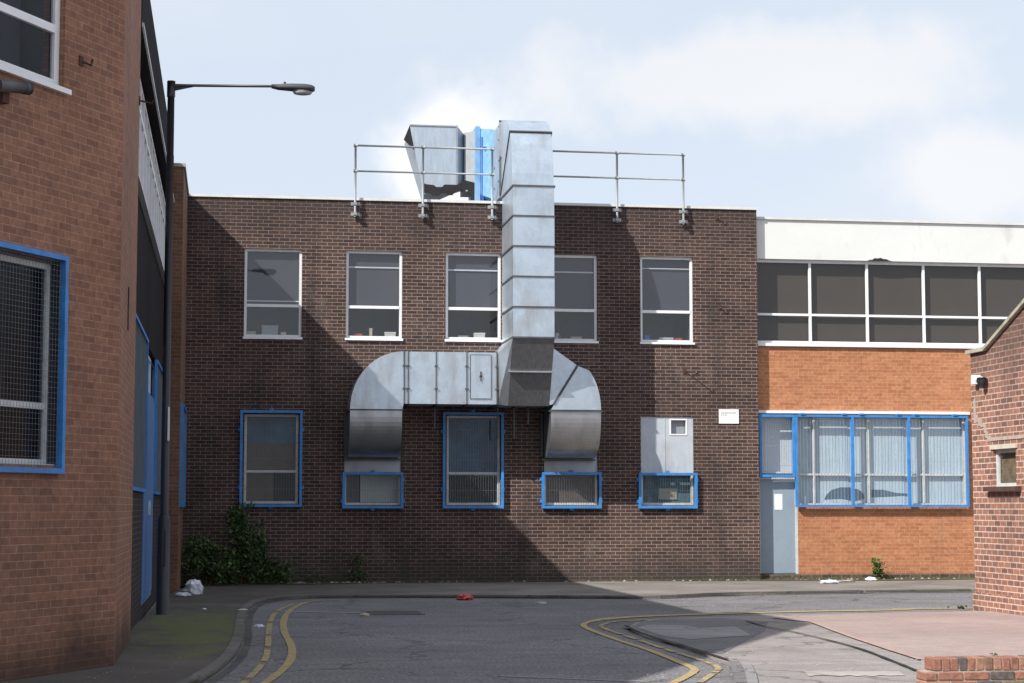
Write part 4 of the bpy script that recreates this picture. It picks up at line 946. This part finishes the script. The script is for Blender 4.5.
b_ = shrub('weed', (2.75,39.3,.05), [(0,0,.18,.16,.12,.15),(0,.03,.42,.09,.07,.14)], 130, 'straggly green weed at the foot of the shaded brown brick wall', 'weed', 'leaf', (.04,.08), 4, seed=12)
shrub('weed', (1.75,39.25,.05), [(0,0,.1,.28,.1,.08)], 160, 'low creeping green weed between the shrub and the straggly weed', 'weed', 'leaf', (.03,.06), 3, seed=13)
shrub('weed', (14.05,39.45,.05), [(0,0,.12,.14,.08,.10),(-.02,0,.32,.10,.07,.13)], 110, 'bright green leafy weed at the foot of the orange brick wall', 'weed', 'weed_leaf', (.05,.10), 4, seed=14)
shrub('weed', (*G(961,609,.03),.03), [(0,0,.02,.14,.05,.015)], 260, 'flat green tuft on the ground near the corner of the outbuilding', 'weed', 'weed_leaf', (.018,.032), 0, seed=15)
shrub('weed', (6.38,15.1,.378), [(0,0,.012,.03,.02,.008)], 30, 'tiny green weed growing on top of the low brick wall', 'weed', 'weed_leaf', (.012,.022), 0, seed=16)
m = MB(); m.tube([(-.62,38.8,.1),(-.5,38.75,.7),(-.33,38.7,1.25)],[.012,.01,.006],6); m.tube([(-.5,38.75,.7),(-.62,38.7,1.05)],[.008,.005],6)
tag(m.build('dry_stalk', M['dry_stem'], None, (-.62,38.8,.1)), 'bare tan stalk leaning out of the corner shrub', 'stalk')
# ragged growth along wall foot: uncountable
random.seed(21); m = MB()
for k in range(2600):
    x = random.choice([random.uniform(-.8,3.4),random.uniform(3,11.3),random.uniform(11.5,17)]); 
    if random.random() < .5 and 3 < x < 9.5: continue
    yb0 = 39.42 if x < 11.4 else 39.66
    p = Vector((x, yb0-abs(random.gauss(0,.07)), .055)); leaf(m, p, Vector((random.uniform(-.6,.6),random.uniform(-.6,.2),1)), random.uniform(.02,.07), .012)
tag(m.build('grass', M['leaf']), 'thin ragged grass along the foot of the walls', 'grass', kind='stuff')

# ------------------------------------------------------------------ 13 litter
def crumple(name, c, size, mat, label, cat, seed, flat=.5):
    random.seed(seed); m = MB(); nu, nv = 14, 9; idx = {}
    for j in range(nv+1):
        for i in range(nu):
            th = math.pi*j/nv; ph = 2*math.pi*i/nu
            v = Vector((math.sin(th)*math.cos(ph), math.sin(th)*math.sin(ph), math.cos(th)))
            k_ = 1+.38*noise.noise(v*2.2+Vector((seed,0,0)))+.22*noise.noise(v*5+Vector((0,seed,0)))
            v = Vector((v.x*size[0]*k_, v.y*size[1]*k_, max(v.z*size[2]*k_, -size[2]*flat)))
            idx[(j,i)] = len(m.v); m.v.append(Vector(c)+v+Vector((0,0,size[2]*flat)))
    for j in range(nv):
        for i in range(nu):
            m.f.append((idx[(j,i)],idx[(j+1,i)],idx[(j+1,(i+1)%nu)],idx[(j,(i+1)%nu)])); m.sm.append(False)
    return tag(m.build(name, M[mat], None, c), label, cat)
def at(px,py,z): x,y = G(px,py,z); return (x,y,z)
crumple('plastic_bag', at(193,594,.055), (.17,.14,.17), 'plastic_white', 'crumpled white plastic bag in front of the corner shrub', 'plastic bag', 3)
crumple('litter', at(183,596,.055), (.14,.1,.04), 'plastic_white', 'flat white scrap just left of the crumpled plastic bag', 'litter', 5)
crumple('litter', at(465,600,.0), (.15,.14,.07), 'plastic_red', 'red crumpled carton lying in the gutter', 'litter', 8)
crumple('litter', at(829,583.5,.055), (.20,.10,.05), 'plastic_white', 'white crumpled paper by the kerb below the orange wall', 'litter', 10)
crumple('litter', at(846,582,.055), (.22,.08,.03), 'rubble', 'flat cream wrapper right of the white crumpled paper', 'litter', 11)
crumple('litter', at(871,580.5,.055), (.12,.08,.05), 'paper', 'small white scrap just left of the bright green weed', 'litter', 12)
crumple('litter', at(259,627.5,.0), (.07,.07,.03), 'plastic_white', 'small pale scrap between kerb and yellow line', 'litter', 14)
crumple('litter', at(204,609.5,.055), (.035,.03,.015), 'paper', 'tiny white scrap on the mossy pavement', 'litter', 15)
crumple('litter', at(243,610,.055), (.08,.05,.012), 'cream', 'thin cream scrap near the curve of the kerb', 'litter', 16)
crumple('litter', at(365,616,.0), (.07,.05,.03), 'card', 'small tan scrap in the road near the cover', 'litter', 17)
crumple('litter', at(541,603.5,.0), (.10,.06,.02), 'print', 'flat grey scrap in the road right of the red carton', 'litter', 18)
random.seed(30); m = MB()
def pebble(m,p,s_):
    i=len(m.v); 
    for d_ in ((1,0,0),(0,1,0),(-1,0,0),(0,-1,0),(0,0,.7)): m.v.append(Vector(p)+Vector(d_)*s_*random.uniform(.6,1.3))
    for q_ in ((0,1,4),(1,2,4),(2,3,4),(3,0,4)): m.f.append(tuple(i+k for k in q_)); m.sm.append(False)
for k in range(160):
    x = random.choice([random.uniform(.9,3.6), random.uniform(12,16.5), random.uniform(-.9,11)]); pebble(m,(x,(39.30 if x<11.4 else 39.5)-abs(random.gauss(0,.1)),.055), random.uniform(.01,.05))
for k in range(160):
    px,py = random.uniform(60,330), random.uniform(604,682); x,y = G(px,py,.055)
    if x > .1 or x < -1.0-(19.3-y)*.54*(y<19.3): continue
    pebble(m,(x,y,.055), random.uniform(.004,.010))
tag(m.build('rubble', M['rubble']), 'scattered grit and rubble on the pavement', 'rubble', kind='stuff')
random.seed(31); m = MB()
for k in range(500):
    px,py = random.uniform(230,1000), random.uniform(604,683); x,y = G(px,py,0)
    pebble(m,(x,y,.0 if px<600 else fz+.01), random.uniform(.004,.013))
tag(m.build('grit', M['rubble']), 'fine grit scattered on the road', 'grit', kind='stuff')

# ------------------------------------------------------------------ light
SV = Vector((1.01,.655,-1.0))                       # direction the sunlight travels
sd = bpy.data.lights.new('sun','SUN'); so = bpy.data.objects.new('sun', sd); col.objects.link(so)
sd.energy = 4.9; sd.angle = R(.5); sd.color = (1,.955,.89)
so.rotation_euler = SV.to_track_quat('-Z','Y').to_euler(); so.location = (-20,-10,30)
to = -SV.normalized(); el_ = math.asin(to.z); az_ = math.atan2(to.x, to.y)
wd = bpy.data.worlds.new('World'); sc.world = wd; wd.use_nodes = True; nt = wd.node_tree
bg = nt.nodes['Background']; bg.inputs['Strength'].default_value = .10
sk = N(nt,'ShaderNodeTexSky', sky_type='NISHITA'); sk.sun_disc = False; sk.sun_elevation = el_; sk.sun_rotation = az_
sk.air_density = 1.0; sk.dust_density = 1.5; sk.ozone_density = 1.0
tc = N(nt,'ShaderNodeTexCoord'); sx = N(nt,'ShaderNodeSeparateXYZ'); nt.links.new(tc.outputs['Generated'], sx.inputs[0])
# haze whitening plus soft clouds, both functions of direction only
def cloud(scale, stretch, lo, hi, amt, off=(0,0,0)):
    mp = N(nt,'ShaderNodeMapping'); mp.inputs['Scale'].default_value = stretch; mp.inputs['Location'].default_value = off; nt.links.new(tc.outputs['Generated'], mp.inputs['Vector'])
    n_ = N(nt,'ShaderNodeTexNoise'); n_.inputs['Scale'].default_value = scale; n_.inputs['Detail'].default_value = 7; n_.inputs['Roughness'].default_value = .52; nt.links.new(mp.outputs[0], n_.inputs['Vector'])
    mr = N(nt,'ShaderNodeMapRange', interpolation_type='SMOOTHSTEP'); mr.inputs['From Min'].default_value = lo; mr.inputs['From Max'].default_value = hi; mr.inputs['To Max'].default_value = amt
    nt.links.new(n_.outputs['Fac'], mr.inputs['Value']); return mr.outputs[0]
o = mixc(nt, sk.outputs[0], (5.9,6.45,7.3), .78)
o = mixc(nt, o, (6.6,6.75,7.1), cloud(2.3,(1,1,2.6),.40,.72,.6,(3.1,0,.4)))
def bank(px, py, rx, rz, off):      # a cloud bank in a fixed compass direction, broken up by noise
    X, Y = G(px, py, 60.0) if py < 500 else (0, 1)
    v = Vector((X, Y, 60.0-EYE)).normalized()
    side = Vector((v.y, -v.x, 0)).normalized(); upv = side.cross(v)*-1
    def dot(w):
        d_ = N(nt,'ShaderNodeVectorMath', operation='DOT_PRODUCT'); nt.links.new(tc.outputs['Generated'], d_.inputs[0]); d_.inputs[1].default_value = w; return d_.outputs['Value']
    cx = N(nt,'ShaderNodeCombineXYZ')
    for k,(w,r_) in enumerate(((side,rx),(upv,rz))):
        mm = N(nt,'ShaderNodeMath', operation='DIVIDE'); nt.links.new(dot(w), mm.inputs[0]); mm.inputs[1].default_value = r_; nt.links.new(mm.outputs[0], cx.inputs[k])
    ln = N(nt,'ShaderNodeVectorMath', operation='LENGTH'); nt.links.new(cx.outputs[0], ln.inputs[0])
    fr_ = N(nt,'ShaderNodeMapRange'); fr_.inputs['From Min'].default_value = -.2; fr_.inputs['From Max'].default_value = .2; fr_.inputs['To Min'].default_value = 3; fr_.inputs['To Max'].default_value = 0
    nt.links.new(dot(v), fr_.inputs['Value'])
    n_ = N(nt,'ShaderNodeTexNoise'); n_.inputs['Scale'].default_value = 14; n_.inputs['Detail'].default_value = 8; n_.inputs['Roughness'].default_value = .55
    mp = N(nt,'ShaderNodeMapping'); mp.inputs['Location'].default_value = off; nt.links.new(tc.outputs['Generated'], mp.inputs['Vector']); nt.links.new(mp.outputs[0], n_.inputs['Vector'])
    a1 = N(nt,'ShaderNodeMath', operation='MULTIPLY_ADD'); nt.links.new(n_.outputs['Fac'], a1.inputs[0]); a1.inputs[1].default_value = 2.2; nt.links.new(ln.outputs['Value'], a1.inputs[2])
    a2 = N(nt,'ShaderNodeMath', operation='ADD'); nt.links.new(a1.outputs[0], a2.inputs[0]); nt.links.new(fr_.outputs[0], a2.inputs[1])
    mr = N(nt,'ShaderNodeMapRange', interpolation_type='SMOOTHSTEP'); mr.inputs['From Min'].default_value = 2.25; mr.inputs['From Max'].default_value = 1.55; nt.links.new(a2.outputs[0], mr.inputs['Value'])
    return mr.outputs[0]
def scaled(sock, k):
    mm = N(nt,'ShaderNodeMath', operation='MULTIPLY'); nt.links.new(sock, mm.inputs[0]); mm.inputs[1].default_value = k; return mm.outputs[0]
o = mixc(nt, o, (7.3,7.25,7.2), scaled(bank(740, 80, .13, .035, (2,1,0)), .6))
o = mixc(nt, o, (8.2,8.15,8.2), scaled(bank(450, 150, .040, .035, (0,3,0)), .85))
o = mixc(nt, o, (7.2,7.2,7.3), scaled(bank(980, 175, .05, .03, (1,5,0)), .7))
nt.links.new(o, bg.inputs['Color'])
vs = sc.view_settings; vs.view_transform = 'Standard'; vs.look = 'None'; vs.exposure = .45; vs.gamma = 1; vs.use_curve_mapping = False
sc.render.engine = 'CYCLES'
sc.cycles.max_bounces = 6; sc.cycles.transparent_max_bounces = 8
sc.render.resolution_x = 1024; sc.render.resolution_y = 683
